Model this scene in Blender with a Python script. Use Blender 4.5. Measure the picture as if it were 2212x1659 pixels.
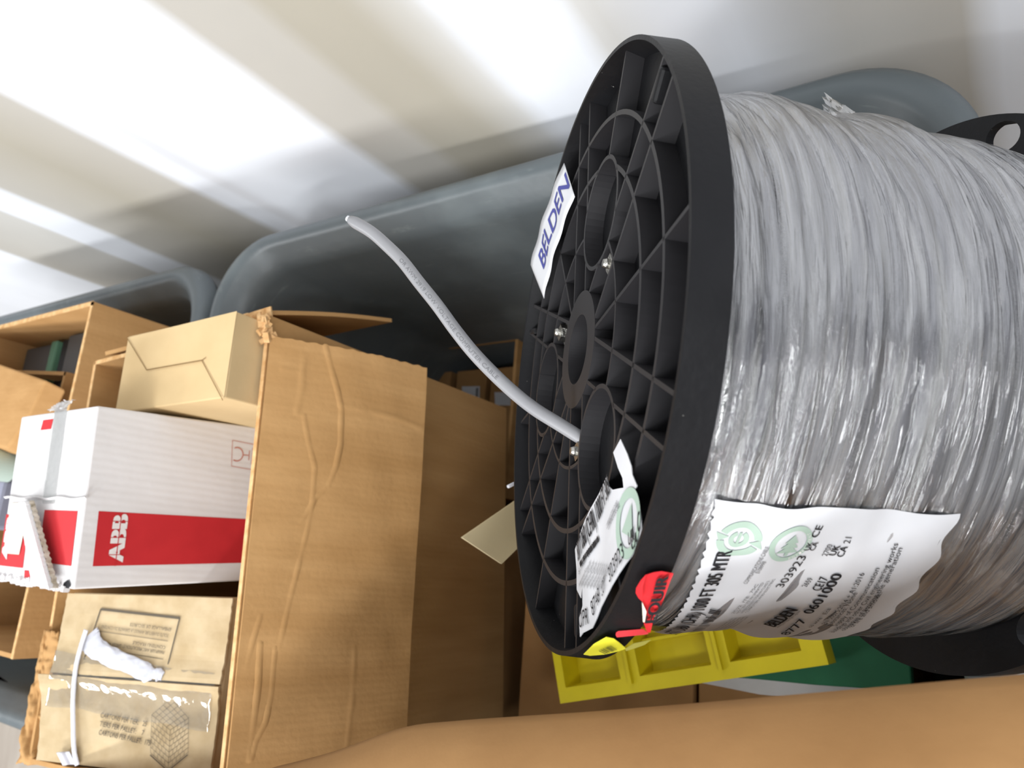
import bpy, bmesh, math, random
from mathutils import Vector, Matrix, noise
from mathutils.geometry import delaunay_2d_cdt

for o in list(bpy.data.objects): bpy.data.objects.remove(o, do_unlink=True)
S = bpy.context.scene
COL = S.collection
random.seed(7)
rad = math.radians

# ------------------------------------------------------------------ camera
F = 1600.0                                   # focal length in pixels of a 2212 x 1659 frame
M = Matrix(((0.83453839, 0.07559674, 0.54573878),
            (0.07316245, 0.96656332, -0.24576943),
            (-0.54607045, 0.24503161, 0.80110335)))
CAM = Vector((0, 0, 1.41))
cd = bpy.data.cameras.new('camera'); cam = bpy.data.objects.new('camera', cd); COL.objects.link(cam)
cam.matrix_world = Matrix.Translation(CAM) @ M.to_4x4()
cd.sensor_width = 36; cd.lens = 36 * F / 2212; cd.clip_start = 0.02
cd.dof.use_dof = True; cd.dof.focus_distance = 0.47; cd.dof.aperture_fstop = 11
S.camera = cam

# ------------------------------------------------------------------ world, lights, exposure
w = bpy.data.worlds.new('world'); S.world = w; w.use_nodes = True
bg = w.node_tree.nodes['Background']
bg.inputs[0].default_value = (0.93, 0.97, 1.0, 1); bg.inputs[1].default_value = 0.38
def area(name, loc, target, size, size_y, power, color=(0.97, 0.985, 1.0)):
    l = bpy.data.lights.new(name, 'AREA'); l.shape = 'RECTANGLE'; l.size = size; l.size_y = size_y
    l.energy = power; l.color = color
    o = bpy.data.objects.new(name, l); COL.objects.link(o); o.location = loc
    o.rotation_euler = (Vector(target) - Vector(loc)).to_track_quat('-Z', 'Y').to_euler()
    return o
area('aisle_tube_light', (0.45, -1.05, 2.75), (0.1, -0.5, 0), 3.0, 0.22, 58)
area('far_tube_light', (-3.0, -1.1, 2.75), (-2.6, -0.3, 0.3), 2.2, 0.22, 52)
area('wall_fill_light', (-0.8, -3.1, 2.75), (-0.8, 0.0, 0.9), 3.6, 0.3, 135)  # added fill lamp, brightens the wall from behind the camera
S.view_settings.view_transform = 'Standard'; S.view_settings.look = 'None'
S.view_settings.gamma = 1; S.view_settings.use_curve_mapping = False
S.view_settings.exposure = 0.02

# ------------------------------------------------------------------ helpers
def ray(px, py): return M @ Vector(((px - 1106) / F, -(py - 829.5) / F, -1))
def on(px, py, ax, val):
    r = ray(px, py); return CAM + r * ((val - CAM[ax]) / r[ax])
def srgb(r, g, b):
    f = lambda c: (c / 255 / 12.92) if c / 255 <= 0.04045 else ((c / 255 + 0.055) / 1.055) ** 2.4
    return (f(r), f(g), f(b), 1)

def mat(name, col, rough=0.6, col2=None, nscale=8, stretch=(1, 1, 1), bump=0.0, bscale=60, bstretch=(1, 1, 1),
        spec=0.3, lo=0.35, hi=0.7, metal=0, wave=None, trans=0):
    m = bpy.data.materials.new(name); m.use_nodes = True; nt = m.node_tree; N = nt.nodes; L = nt.links
    p = N['Principled BSDF']; p.inputs['Roughness'].default_value = rough
    p.inputs['Specular IOR Level'].default_value = spec; p.inputs['Metallic'].default_value = metal
    p.inputs['Base Color'].default_value = col
    tc = N.new('ShaderNodeTexCoord')
    def noise_at(scale, st, det=6):
        mp = N.new('ShaderNodeMapping'); mp.inputs['Scale'].default_value = st
        L.new(tc.outputs['Object'], mp.inputs[0])
        n = N.new('ShaderNodeTexNoise'); n.inputs['Scale'].default_value = scale; n.inputs['Detail'].default_value = det
        L.new(mp.outputs[0], n.inputs['Vector']); return n
    if col2:
        n = noise_at(nscale, stretch)
        r = N.new('ShaderNodeValToRGB'); r.color_ramp.elements[0].position = lo; r.color_ramp.elements[1].position = hi
        r.color_ramp.elements[0].color = col; r.color_ramp.elements[1].color = col2
        L.new(n.outputs[0], r.inputs[0]); L.new(r.outputs[0], p.inputs['Base Color'])
    h = None
    if bump:
        n2 = noise_at(bscale, bstretch, 4); h = n2.outputs[0]
    if wave:
        wv = N.new('ShaderNodeTexWave'); wv.inputs['Scale'].default_value = wave[1]; wv.bands_direction = wave[0]
        wv.inputs['Distortion'].default_value = 0.6
        L.new(tc.outputs['Object'], wv.inputs['Vector'])
        if h is not None:
            ma = N.new('ShaderNodeMath'); ma.operation = 'MULTIPLY_ADD'; ma.inputs[1].default_value = wave[2]
            L.new(wv.outputs[1], ma.inputs[0]); L.new(h, ma.inputs[2]); h = ma.outputs[0]
        else: h = wv.outputs[1]
    if h is not None:
        b = N.new('ShaderNodeBump'); b.inputs['Strength'].default_value = bump or 0.1; b.inputs['Distance'].default_value = 0.002
        L.new(h, b.inputs['Height']); L.new(b.outputs[0], p.inputs['Normal'])
    return m

def film_mat(name, tint=(0.9, 0.92, 0.93, 1), haze=(0.1, 0.55), scale=30, stretch=(1, 1, 1), rough=0.12, bump=0.5, bscale=60, gloss=(0.12, 0.8), bdist=0.003):
    m = bpy.data.materials.new(name); m.use_nodes = True; nt = m.node_tree; N = nt.nodes; L = nt.links
    N.remove(N['Principled BSDF']); out = N['Material Output']
    tc = N.new('ShaderNodeTexCoord'); mp = N.new('ShaderNodeMapping'); mp.inputs['Scale'].default_value = stretch
    L.new(tc.outputs['UV' if name == 'stretch_film' else 'Object'], mp.inputs[0])
    n = N.new('ShaderNodeTexNoise'); n.inputs['Scale'].default_value = scale; n.inputs['Detail'].default_value = 8; n.inputs['Distortion'].default_value = 0.8
    L.new(mp.outputs[0], n.inputs['Vector'])
    r = N.new('ShaderNodeMapRange'); r.inputs[1].default_value = 0.38; r.inputs[2].default_value = 0.68
    r.inputs[3].default_value = haze[0]; r.inputs[4].default_value = haze[1]; L.new(n.outputs[0], r.inputs[0])
    n2 = N.new('ShaderNodeTexNoise'); n2.inputs['Scale'].default_value = bscale; n2.inputs['Detail'].default_value = 6; n2.inputs['Distortion'].default_value = 1.2
    L.new(mp.outputs[0], n2.inputs['Vector'])
    b = N.new('ShaderNodeBump'); b.inputs['Strength'].default_value = bump; b.inputs['Distance'].default_value = bdist
    L.new(n2.outputs[0], b.inputs['Height'])
    tr = N.new('ShaderNodeBsdfTransparent'); tr.inputs[0].default_value = (0.68, 0.68, 0.70, 1) if name == 'stretch_film' else (1, 1, 1, 1); di = N.new('ShaderNodeBsdfDiffuse'); di.inputs[0].default_value = tint
    L.new(b.outputs[0], di.inputs['Normal'])
    mx = N.new('ShaderNodeMixShader'); L.new(r.outputs[0], mx.inputs[0]); L.new(tr.outputs[0], mx.inputs[1]); L.new(di.outputs[0], mx.inputs[2])
    gl = N.new('ShaderNodeBsdfGlossy'); gl.inputs['Roughness'].default_value = rough; L.new(b.outputs[0], gl.inputs['Normal'])
    lw = N.new('ShaderNodeLayerWeight'); lw.inputs[0].default_value = 0.35; L.new(b.outputs[0], lw.inputs['Normal'])
    gr = N.new('ShaderNodeMapRange'); gr.inputs[3].default_value = gloss[0]; gr.inputs[4].default_value = gloss[1]; L.new(lw.outputs['Facing'], gr.inputs[0])
    m2 = N.new('ShaderNodeMixShader'); L.new(gr.outputs[0], m2.inputs[0]); L.new(mx.outputs[0], m2.inputs[1]); L.new(gl.outputs[0], m2.inputs[2])
    L.new(m2.outputs[0], out.inputs[0]); return m

KR = srgb(188, 147, 98); KR2 = srgb(173, 132, 84)
MT = dict(
    kraft=mat('brown_cardboard', KR, 0.85, KR2, 14, (1, 2.5, 0.3), 0.25, 130, spec=0.15, wave=('Y', 45, 0.12)),
    kraft_raw=mat('raw_cardboard_edge', srgb(224, 186, 136), 0.9, srgb(196, 150, 98), 90, bump=0.5, bscale=160, spec=0.1),
    kraft_pale=mat('pale_cardboard', srgb(196, 176, 142), 0.85, srgb(180, 158, 122), 40, bump=0.15, bscale=140, spec=0.15),
    kraft_yellow=mat('straw_cardboard', srgb(210, 184, 140), 0.85, srgb(198, 170, 126), 10, bump=0.12, bscale=120, spec=0.15),
    kraft_dark=mat('dull_cardboard', srgb(168, 128, 84), 0.88, srgb(146, 108, 68), 9, bump=0.2, bscale=100, spec=0.12),
    white_card=mat('white_card', srgb(226, 224, 224), 0.75, srgb(214, 211, 210), 20, (1, 1, 0.2), 0.3, 40, spec=0.25, wave=('Y', 40, 0.2)),
    white_torn=mat('white_card_torn', srgb(186, 176, 162), 0.9, srgb(140, 128, 108), 120, bump=0.8, bscale=200),
    paper=mat('label_paper', srgb(208, 209, 212), 0.45, srgb(196, 197, 201), 12, bump=0.35, bscale=30, spec=0.4),
    paper_back=mat('liner_paper', srgb(222, 214, 196), 0.7),
    ink=mat('black_ink', srgb(28, 28, 32), 0.7), ink_soft=mat('worn_ink', srgb(92, 84, 72), 0.8),
    ink_grey=mat('grey_ink', srgb(110, 110, 112), 0.7), ink_blue=mat('blue_ink', srgb(66, 70, 140), 0.6),
    ink_green=mat('pale_green_ink', srgb(160, 180, 166), 0.6), ink_pale=mat('white_ink', srgb(226, 222, 220), 0.6),
    ink_rose=mat('rose_ink', srgb(196, 128, 112), 0.7),
    red=mat('red_ink', srgb(196, 44, 50), 0.6, srgb(186, 40, 46), 30, spec=0.3),
    red_paper=mat('red_label', srgb(214, 50, 56), 0.4, srgb(200, 40, 48), 20, bump=0.3, bscale=40),
    beige=mat('beige_label', srgb(232, 218, 200), 0.6), yellow_label=mat('yellow_label', srgb(226, 220, 60), 0.5),
    blk=mat('black_plastic', srgb(18, 18, 20), 0.5, srgb(24, 24, 26), 25, bump=0.12, bscale=220, spec=0.16),
    blk_rib=mat('black_plastic_rib', srgb(36, 35, 37), 0.5, spec=0.3),
    bin=mat('grey_polyethylene', srgb(90, 97, 100), 0.40, srgb(108, 116, 118), 9, (1, 1, 1), 0.25, 60, spec=0.45, lo=0.5, hi=0.78),
    cable=mat('grey_pvc', srgb(142, 142, 144), 0.36, srgb(130, 130, 133), 10, spec=0.45),
    metal=mat('zinc', srgb(170, 168, 162), 0.3, metal=1, bump=0.4, bscale=400),
    yellow=mat('yellow_plastic', srgb(214, 196, 20), 0.5, srgb(200, 182, 16), 20, spec=0.4),
    green=mat('green_plastic', srgb(42, 110, 76), 0.5, srgb(34, 94, 64), 12, spec=0.3),
    foam=mat('white_foam', srgb(206, 207, 214), 0.35, srgb(186, 188, 198), 30, bump=1.0, bscale=45, spec=0.5),
    strap=mat('white_strap', srgb(208, 208, 214), 0.4, bump=0.3, bscale=90),
    dark=mat('dark_electronics', srgb(30, 30, 33), 0.5), grey=mat('grey_electronics', srgb(84, 84, 84), 0.5),
    greenp=mat('green_plug', srgb(96, 140, 116), 0.5), pink=mat('pink_paper', srgb(236, 110, 190), 0.6),
    lav=mat('lavender_plastic', srgb(150, 152, 170), 0.4), rimw=mat('pale_rubber', srgb(186, 204, 194), 0.5),
)
MT['film'] = film_mat('stretch_film', tint=(0.7, 0.7, 0.69, 1), haze=(0.0, 0.24), scale=1.6, stretch=(1.0, 14, 1), bscale=3.4, bump=0.5, rough=0.09, gloss=(0.12, 0.6), bdist=0.006)
MT['tape'] = film_mat('clear_tape', tint=(0.75, 0.66, 0.5, 1), haze=(0.02, 0.18), scale=60, rough=0.08, bump=0.22, bscale=50, gloss=(0.16, 0.7))
MT['film2'] = film_mat('clear_tape_crumpled', tint=(0.85, 0.85, 0.84, 1), haze=(0.25, 0.6), scale=50, rough=0.15, bump=0.8, bscale=90)

def tagit(o, label=None, cat=None, group=None, kind=None):
    if label: o['label'] = label
    if cat: o['category'] = cat
    if group: o['group'] = group
    if kind: o['kind'] = kind
    return o
def empty(name, loc, label, cat, group=None):
    o = bpy.data.objects.new(name, None); COL.objects.link(o); o.location = loc; o.empty_display_size = 0.05
    return tagit(o, label, cat, group)
def depth_origin(parent):
    v = Vector((0, 0, 0))
    while parent is not None: v += parent.location; parent = parent.parent
    return v
class MB:
    """collects world-space shapes into one mesh"""
    def __init__(s): s.v = []; s.f = []; s.uv = None
    def add(s, vs, fs):
        b = len(s.v); s.v += [Vector(x) for x in vs]; s.f += [tuple(i + b for i in f) for f in fs]; return s
    def box(s, lo, hi, R=None, O=None):
        x0, y0, z0 = lo; x1, y1, z1 = hi
        vs = [Vector(p) for p in ((x0, y0, z0), (x1, y0, z0), (x1, y1, z0), (x0, y1, z0), (x0, y0, z1), (x1, y0, z1), (x1, y1, z1), (x0, y1, z1))]
        if R is not None: vs = [R @ p for p in vs]
        if O is not None: vs = [p + Vector(O) for p in vs]
        return s.add(vs, [(3, 2, 1, 0), (4, 5, 6, 7), (0, 1, 5, 4), (1, 2, 6, 5), (2, 3, 7, 6), (3, 0, 4, 7)])
    def grid(s, fn, nu, nv, th=0.0, closed_u=False):
        """surface fn(u,v)->point, u,v in 0..1; th = thickness along -normal"""
        P = [[Vector(fn(i / nu, j / nv)) for j in range(nv + 1)] for i in range(nu + 1)]
        vs = [p for row in P for p in row]; w_ = nv + 1
        fs = [(i * w_ + j, (i + 1) * w_ + j, (i + 1) * w_ + j + 1, i * w_ + j + 1) for i in range(nu) for j in range(nv)]
        if th:
            B = []
            for i in range(nu + 1):
                for j in range(nv + 1):
                    a = P[min(i + 1, nu)][j] - P[max(i - 1, 0)][j]; b = P[i][min(j + 1, nv)] - P[i][max(j - 1, 0)]
                    n = a.cross(b).normalized(); B.append(P[i][j] - n * th)
            k = len(vs); vs += B
            fs += [(k + i * w_ + j + 1, k + (i + 1) * w_ + j + 1, k + (i + 1) * w_ + j, k + i * w_ + j) for i in range(nu) for j in range(nv)]
            for i in range(nu):
                a, b = i * w_, (i + 1) * w_; fs.append((b, a, k + a, k + b))
                a, b = i * w_ + nv, (i + 1) * w_ + nv; fs.append((a, b, k + b, k + a))
            for j in range(nv):
                a, b = j, j + 1; fs.append((a, b, k + b, k + a))
                a, b = nu * w_ + j, nu * w_ + j + 1; fs.append((b, a, k + a, k + b))
        return s.add(vs, fs)
    def lathe(s, prof, fn, n=96, closed=True):
        """prof [(r,h)], fn(x,y,h)->point"""
        vs = []; m = len(prof)
        for i in range(n):
            a = 2 * math.pi * i / n
            for r, h in prof: vs.append(fn(r * math.cos(a), r * math.sin(a), h))
        fs = []
        for i in range(n):
            for j in range(m if closed else m - 1):
                a = i * m + j; b = i * m + (j + 1) % m; c = ((i + 1) % n) * m + (j + 1) % m; d = ((i + 1) % n) * m + j
                fs.append((a, d, c, b))
        return s.add(vs, fs)
    def tube(s, pts, r, sides=12, cap=True):
        pts = [Vector(p) for p in pts]; n = len(pts); vs = []; fs = []
        t = (pts[1] - pts[0]).normalized(); up = t.orthogonal().normalized()
        for i in range(n):
            t = (pts[min(i + 1, n - 1)] - pts[max(i - 1, 0)]).normalized()
            up = (up - t * up.dot(t)).normalized(); sd = t.cross(up)
            rr = r(i / (n - 1)) if callable(r) else r
            for k in range(sides):
                a = 2 * math.pi * k / sides; vs.append(pts[i] + (up * math.cos(a) + sd * math.sin(a)) * rr)
        for i in range(n - 1):
            for k in range(sides):
                a = i * sides + k; b = i * sides + (k + 1) % sides
                fs.append((a, b, b + sides, a + sides))
        if cap: fs += [tuple(range(sides))[::-1], tuple(range((n - 1) * sides, n * sides))]
        return s.add(vs, fs)
    def ribbon(s, pts, wd, h0, h1, fn, closed=False):
        """a wall of width wd following a 2D polyline, from height h0 to h1"""
        n = len(pts); vs = []
        for i in range(n):
            if closed: a, b = pts[i - 1], pts[(i + 1) % n]
            else: a, b = pts[max(i - 1, 0)], pts[min(i + 1, n - 1)]
            d = Vector((b[0] - a[0], b[1] - a[1])).normalized(); q = Vector((-d.y, d.x)) * wd / 2
            p = Vector(pts[i][:2])
            for (sx, h) in ((1, h1), (-1, h1), (-1, h0), (1, h0)):
                vs.append(fn(p.x + q.x * sx, p.y + q.y * sx, h))
        fs = []; m = n if closed else n - 1
        for i in range(m):
            for j in range(4):
                a = i * 4 + j; b = i * 4 + (j + 1) % 4; k = ((i + 1) % n) * 4
                fs.append((a, k + j, k + (j + 1) % 4, b))
        if not closed: fs += [(0, 1, 2, 3), tuple((n - 1) * 4 + j for j in (3, 2, 1, 0))]
        return s.add(vs, fs)
    def build(s, name, m, parent=None, smooth=False, bevel=0, label=None, fix=True):
        o0 = depth_origin(parent)
        me = bpy.data.meshes.new(name); me.from_pydata([tuple(p - o0) for p in s.v], [], s.f); me.validate()
        if fix:
            bm = bmesh.new(); bm.from_mesh(me); bmesh.ops.recalc_face_normals(bm, faces=bm.faces); bm.to_mesh(me); bm.free()
        if s.uv:
            lay = me.uv_layers.new(name='UVMap')
            for lp in me.loops: lay.data[lp.index].uv = s.uv[lp.vertex_index]
        if smooth: me.polygons.foreach_set('use_smooth', [True] * len(me.polygons))
        me.materials.append(m if not isinstance(m, str) else MT[m])
        o = bpy.data.objects.new(name, me); COL.objects.link(o)
        if parent is not None: o.parent = parent
        if bevel:
            md = o.modifiers.new('bevel', 'BEVEL'); md.width = bevel; md.segments = 2; md.limit_method = 'ANGLE'; md.angle_limit = rad(40)
        if label: o['label'] = label
        return o

_tc = {}
def glyphs(txt):
    """outline triangles of a line of text, cap height about 0.7"""
    if txt in _tc: return _tc[txt]
    cu = bpy.data.curves.new('tmp', 'FONT'); cu.body = txt; cu.size = 1; cu.resolution_u = 3
    ob = bpy.data.objects.new('tmp', cu); COL.objects.link(ob)
    dg = bpy.context.evaluated_depsgraph_get(); me = ob.evaluated_get(dg).to_mesh()
    vs = [(v.co.x, v.co.y) for v in me.vertices]; fs = [tuple(p.vertices) for p in me.polygons]
    ob.evaluated_get(dg).to_mesh_clear(); bpy.data.objects.remove(ob); bpy.data.curves.remove(cu)
    x0 = min(v[0] for v in vs); x1 = max(v[0] for v in vs)
    _tc[txt] = ([((x - x0) / (x1 - x0), y / 0.7) for x, y in vs], fs, x1 - x0)
    return _tc[txt]
class Print:
    """flat ink on a surface; surf(a,b,lift)->point"""
    def __init__(s, surf, lift=0.0004): s.s = surf; s.lift = lift; s.m = MB()
    def text(s, txt, p0, p1, h, up=None, bold=0):
        """from p0 to p1 along the baseline, cap height h"""
        p0 = Vector(p0); p1 = Vector(p1); d = p1 - p0; n = Vector((-d.y, d.x)).normalized() if up is None else Vector(up)
        vs, fs, _ = glyphs(txt)
        for k in range(1 + bold):
            off = d.normalized() * (k * h * 0.07)
            s.m.add([s.s(*(p0 + d * x + n * (h * y) + off), s.lift * (1 + 0.1 * k)) for x, y in vs], fs)
        return s
    def poly(s, pts, lift=None, holes=None):
        co, ed, fa, *_ = delaunay_2d_cdt([Vector(p) for p in pts], [], [list(range(len(pts)))], 1, 1e-7)
        s.m.add([s.s(p[0], p[1], s.lift if lift is None else lift) for p in co], [tuple(f) for f in fa]); return s
    def strip(s, a, b, wd, n=1, lift=None):
        a = Vector(a); b = Vector(b); q = (b - a).normalized(); q = Vector((-q.y, q.x)) * wd / 2
        for i in range(n):
            u = a + (b - a) * (i / n); v = a + (b - a) * ((i + 1) / n)
            l_ = s.lift if lift is None else lift
            s.m.add([s.s(*(u - q), l_), s.s(*(v - q), l_), s.s(*(v + q), l_), s.s(*(u + q), l_)], [(0, 1, 2, 3)])
        return s
    def ring(s, c, r0, r1, a0=0, a1=360, n=40, sx=1, sy=1):
        vs = []; 
        for i in range(n + 1):
            t = rad(a0 + (a1 - a0) * i / n)
            for r in (r0, r1): vs.append(s.s(c[0] + r * math.cos(t) * sx, c[1] + r * math.sin(t) * sy, s.lift))
        s.m.add(vs, [(2 * i, 2 * i + 1, 2 * i + 3, 2 * i + 2) for i in range(n)]); return s
    def build(s, name, m, parent): return s.m.build(name, m, parent, fix=False)

# ------------------------------------------------------------------ the room
fl = MB().box((-6, -4, -0.05), (3, 2.2, 0)).build('floor', mat('vinyl_plank_floor', srgb(176, 166, 154), 0.5, srgb(160, 148, 136), 3, (6, 1, 1), 0.05, 60, spec=0.4), None); tagit(fl, kind='structure')
wy = rad(-5); wd_ = Vector((math.cos(wy), math.sin(wy), 0)); wn = Vector((-wd_.y, wd_.x, 0))
def wall_material():
    m = bpy.data.materials.new('taped_drywall'); m.use_nodes = True; nt = m.node_tree; N = nt.nodes; L = nt.links
    p = N['Principled BSDF']; p.inputs['Roughness'].default_value = 0.75; p.inputs['Specular IOR Level'].default_value = 0.25
    tc = N.new('ShaderNodeTexCoord'); sx = N.new('ShaderNodeSeparateXYZ'); L.new(tc.outputs['Object'], sx.inputs[0])
    n = N.new('ShaderNodeTexNoise'); n.inputs['Scale'].default_value = 3; n.inputs['Detail'].default_value = 5; L.new(tc.outputs['Object'], n.inputs['Vector'])
    ma = N.new('ShaderNodeMath'); ma.operation = 'MULTIPLY_ADD'; ma.inputs[1].default_value = 0.035; L.new(n.outputs[0], ma.inputs[0]); L.new(sx.outputs[0], ma.inputs[2])
    mr = N.new('ShaderNodeMapRange'); mr.inputs[1].default_value = -3.0 + 0.0175; mr.inputs[2].default_value = 1.0 + 0.0175; L.new(ma.outputs[0], mr.inputs[0])
    cr = N.new('ShaderNodeValToRGB'); L.new(mr.outputs[0], cr.inputs[0])
    W = srgb(234, 237, 243); Wg = srgb(219, 220, 224); T = srgb(190, 186, 178); T2 = srgb(203, 201, 196); T3 = srgb(178, 172, 158)
    st = [(-3.0, W), (-2.22, W), (-2.20, T), (-1.86, T2), (-1.845, W), (-1.71, W), (-1.69, T), (-1.45, T3), (-1.265, T), (-1.235, W),
          (-1.19, W), (-1.165, Wg), (-1.13, W), (-0.845, W), (-0.815, T), (-0.72, T), (-0.69, T3), (-0.60, T3), (-0.535, T2), (-0.505, W)]
    st2 = [(-0.40, W), (-0.37, T2), (-0.30, Wg), (-0.24, W), (-0.14, T2), (-0.04, T), (-0.025, W), (0.4, W)]
    def fill(cr, st, a, b):
        el = cr.color_ramp.elements
        el[0].position = (st[0][0] - a) / (b - a); el[0].color = st[0][1]
        el[1].position = (st[-1][0] - a) / (b - a); el[1].color = st[-1][1]
        for x, c in st[1:-1]: e = el.new((x - a) / (b - a)); e.color = c
    fill(cr, st, -3.0, 1.0)
    cr2 = N.new('ShaderNodeValToRGB'); L.new(mr.outputs[0], cr2.inputs[0]); fill(cr2, st2, -3.0, 1.0)
    gt = N.new('ShaderNodeMath'); gt.operation = 'GREATER_THAN'; gt.inputs[1].default_value = (-0.45 + 3) / 4; L.new(mr.outputs[0], gt.inputs[0])
    mx = N.new('ShaderNodeMix'); mx.data_type = 'RGBA'; L.new(gt.outputs[0], mx.inputs[0]); L.new(cr.outputs[0], mx.inputs[6]); L.new(cr2.outputs[0], mx.inputs[7])
    # scuffs and soft mottling of the joint compound
    n3 = N.new('ShaderNodeTexNoise'); n3.inputs['Scale'].default_value = 5; n3.inputs['Detail'].default_value = 6; L.new(tc.outputs['Object'], n3.inputs['Vector'])
    r3 = N.new('ShaderNodeMapRange'); r3.inputs[1].default_value = 0.3; r3.inputs[2].default_value = 0.75; r3.inputs[3].default_value = 0.96; r3.inputs[4].default_value = 1.03; L.new(n3.outputs[0], r3.inputs[0])
    ml = N.new('ShaderNodeMix'); ml.data_type = 'RGBA'; ml.blend_type = 'MULTIPLY'; ml.inputs[0].default_value = 1
    L.new(mx.outputs[2], ml.inputs[6]); L.new(r3.outputs[0], ml.inputs[7]); L.new(ml.outputs[2], p.inputs['Base Color'])
    b = N.new('ShaderNodeBump'); b.inputs['Strength'].default_value = 0.15; b.inputs['Distance'].default_value = 0.002
    L.new(n3.outputs[0], b.inputs['Height']); L.new(b.outputs[0], p.inputs['Normal'])
    return m
me = MB().box((-5, 0, -0.02), (3, 0.12, 3.0)).build('wall_back', wall_material(), None)
me.rotation_euler = (0, 0, wy); me.location = wn * 0.53 * wn.y; tagit(me, kind='structure')
wo = me.location
def wallp(px, py, off=0.0):
    r = ray(px, py); k = (Vector(wo).dot(wn) - off - CAM.dot(wn)) / r.dot(wn); return CAM + r * k

# ------------------------------------------------------------------ plastic bins
def bin_tub(name, x0, x1, y0, y1, rc, label, top=0.75):
    cx, cy, hx, hy = (x0 + x1) / 2, (y0 + y1) / 2, (x1 - x0) / 2, (y1 - y0) / 2
    def outline(ins, z, r):
        r = max(0.02, r); a, b = hx - ins, hy - ins; pts = []
        for (sx, sy, a0) in ((1, 1, 0), (-1, 1, 90), (-1, -1, 180), (1, -1, 270)):
            for i in range(15):
                t = rad(a0 + 90 * i / 14); pts.append(Vector((cx + sx * (a - r) + r * math.cos(t), cy + sy * (b - r) + r * math.sin(t), z)))
        # a long straight run between corners gets extra points so the side can bow a little
        return pts
    sec = [(0.035, top - 0.045, rc - .03), (0.006, top - 0.045, rc), (0.0, top - 0.03, rc), (0.002, top - 0.010, rc), (0.010, top - 0.001, rc), (0.020, top, rc - 0.01),
           (0.030, top - 0.006, rc - 0.01), (0.036, top - 0.020, rc - 0.015), (0.046, top - 0.026, rc - .02), (0.050, top - 0.05, rc - .02), (0.066, top * 0.5, rc - .02), (0.085, 0.09, rc - .03), (0.11, 0.055, rc - .05), (0.2, 0.05, rc - .08),
           ]
    m = MB(); rings = [outline(*q) for q in sec]; n = len(rings[0]); vs = [p for r in rings for p in r]
    fs = [(i * n + j, i * n + (j + 1) % n, (i + 1) * n + (j + 1) % n, (i + 1) * n + j) for i in range(len(rings) - 1) for j in range(n)]
    fs.append(tuple(range((len(rings) - 1) * n, len(rings) * n)))
    # outside wall
    sec2 = [(0.04, top - 0.045, rc - .03), (0.06, top * .5, rc - .03), (0.08, 0.02, rc - .04), (0.1, 0.0, rc - .05)]
    b = len(vs); rg = [outline(*q) for q in sec2]; vs += [p for r in rg for p in r]
    fs += [(b + i * n + j, b + (i + 1) * n + j, b + (i + 1) * n + (j + 1) % n, b + i * n + (j + 1) % n) for i in range(len(rg) - 1) for j in range(n)]
    fs.append(tuple(range(b + 3 * n, b + 4 * n)))
    m.add(vs, fs)
    root = empty(name, (cx, cy, 0), label, 'bin')
    m.build('tub', 'bin', root, smooth=True, fix=False)
    return root
def scuffed_bin_material():
    m = MT['bin']; nt = m.node_tree; N = nt.nodes; L = nt.links; p = N['Principled BSDF']
    src = p.inputs['Base Color'].links[0].from_socket
    tc = N.new('ShaderNodeTexCoord'); mp = N.new('ShaderNodeMapping'); mp.inputs['Scale'].default_value = (3, 3, 22); mp.inputs['Rotation'].default_value = (0.2, 0.35, 0.1)
    L.new(tc.outputs['Object'], mp.inputs[0])
    n = N.new('ShaderNodeTexNoise'); n.inputs['Scale'].default_value = 4; n.inputs['Detail'].default_value = 9; n.inputs['Roughness'].default_value = 0.7; L.new(mp.outputs[0], n.inputs['Vector'])
    r = N.new('ShaderNodeMapRange'); r.inputs[1].default_value = 0.60; r.inputs[2].default_value = 0.74; r.inputs[4].default_value = 0.5; L.new(n.outputs[0], r.inputs[0])
    mx = N.new('ShaderNodeMix'); mx.data_type = 'RGBA'; mx.inputs[7].default_value = srgb(140, 148, 146)
    L.new(r.outputs[0], mx.inputs[0]); L.new(src, mx.inputs[6]); L.new(mx.outputs[2], p.inputs['Base Color'])
scuffed_bin_material()
def dusty(m):
    nt = m.node_tree; N = nt.nodes; L = nt.links; p = N['Principled BSDF']; src = p.inputs['Base Color'].links[0].from_socket
    tc = N.new('ShaderNodeTexCoord'); n = N.new('ShaderNodeTexNoise'); n.inputs['Scale'].default_value = 330; n.inputs['Detail'].default_value = 1; L.new(tc.outputs['Object'], n.inputs['Vector'])
    r = N.new('ShaderNodeMapRange'); r.inputs[1].default_value = 0.80; r.inputs[2].default_value = 0.84; r.inputs[4].default_value = 0.6; L.new(n.outputs[0], r.inputs[0])
    mx = N.new('ShaderNodeMix'); mx.data_type = 'RGBA'; mx.inputs[7].default_value = srgb(170, 168, 162)
    L.new(r.outputs[0], mx.inputs[0]); L.new(src, mx.inputs[6]); L.new(mx.outputs[2], p.inputs['Base Color'])
dusty(MT['blk'])
bin1 = bin_tub('plastic_tub', -1.056, 0.012, -0.31, 0.489, 0.115, 'large grey plastic tub against the wall, holding the spool and open carton')
bin2 = bin_tub('plastic_tub', -2.15, -1.075, -0.31, 0.475, 0.10, 'second grey plastic tub beyond, behind the white box with the red band')

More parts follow.
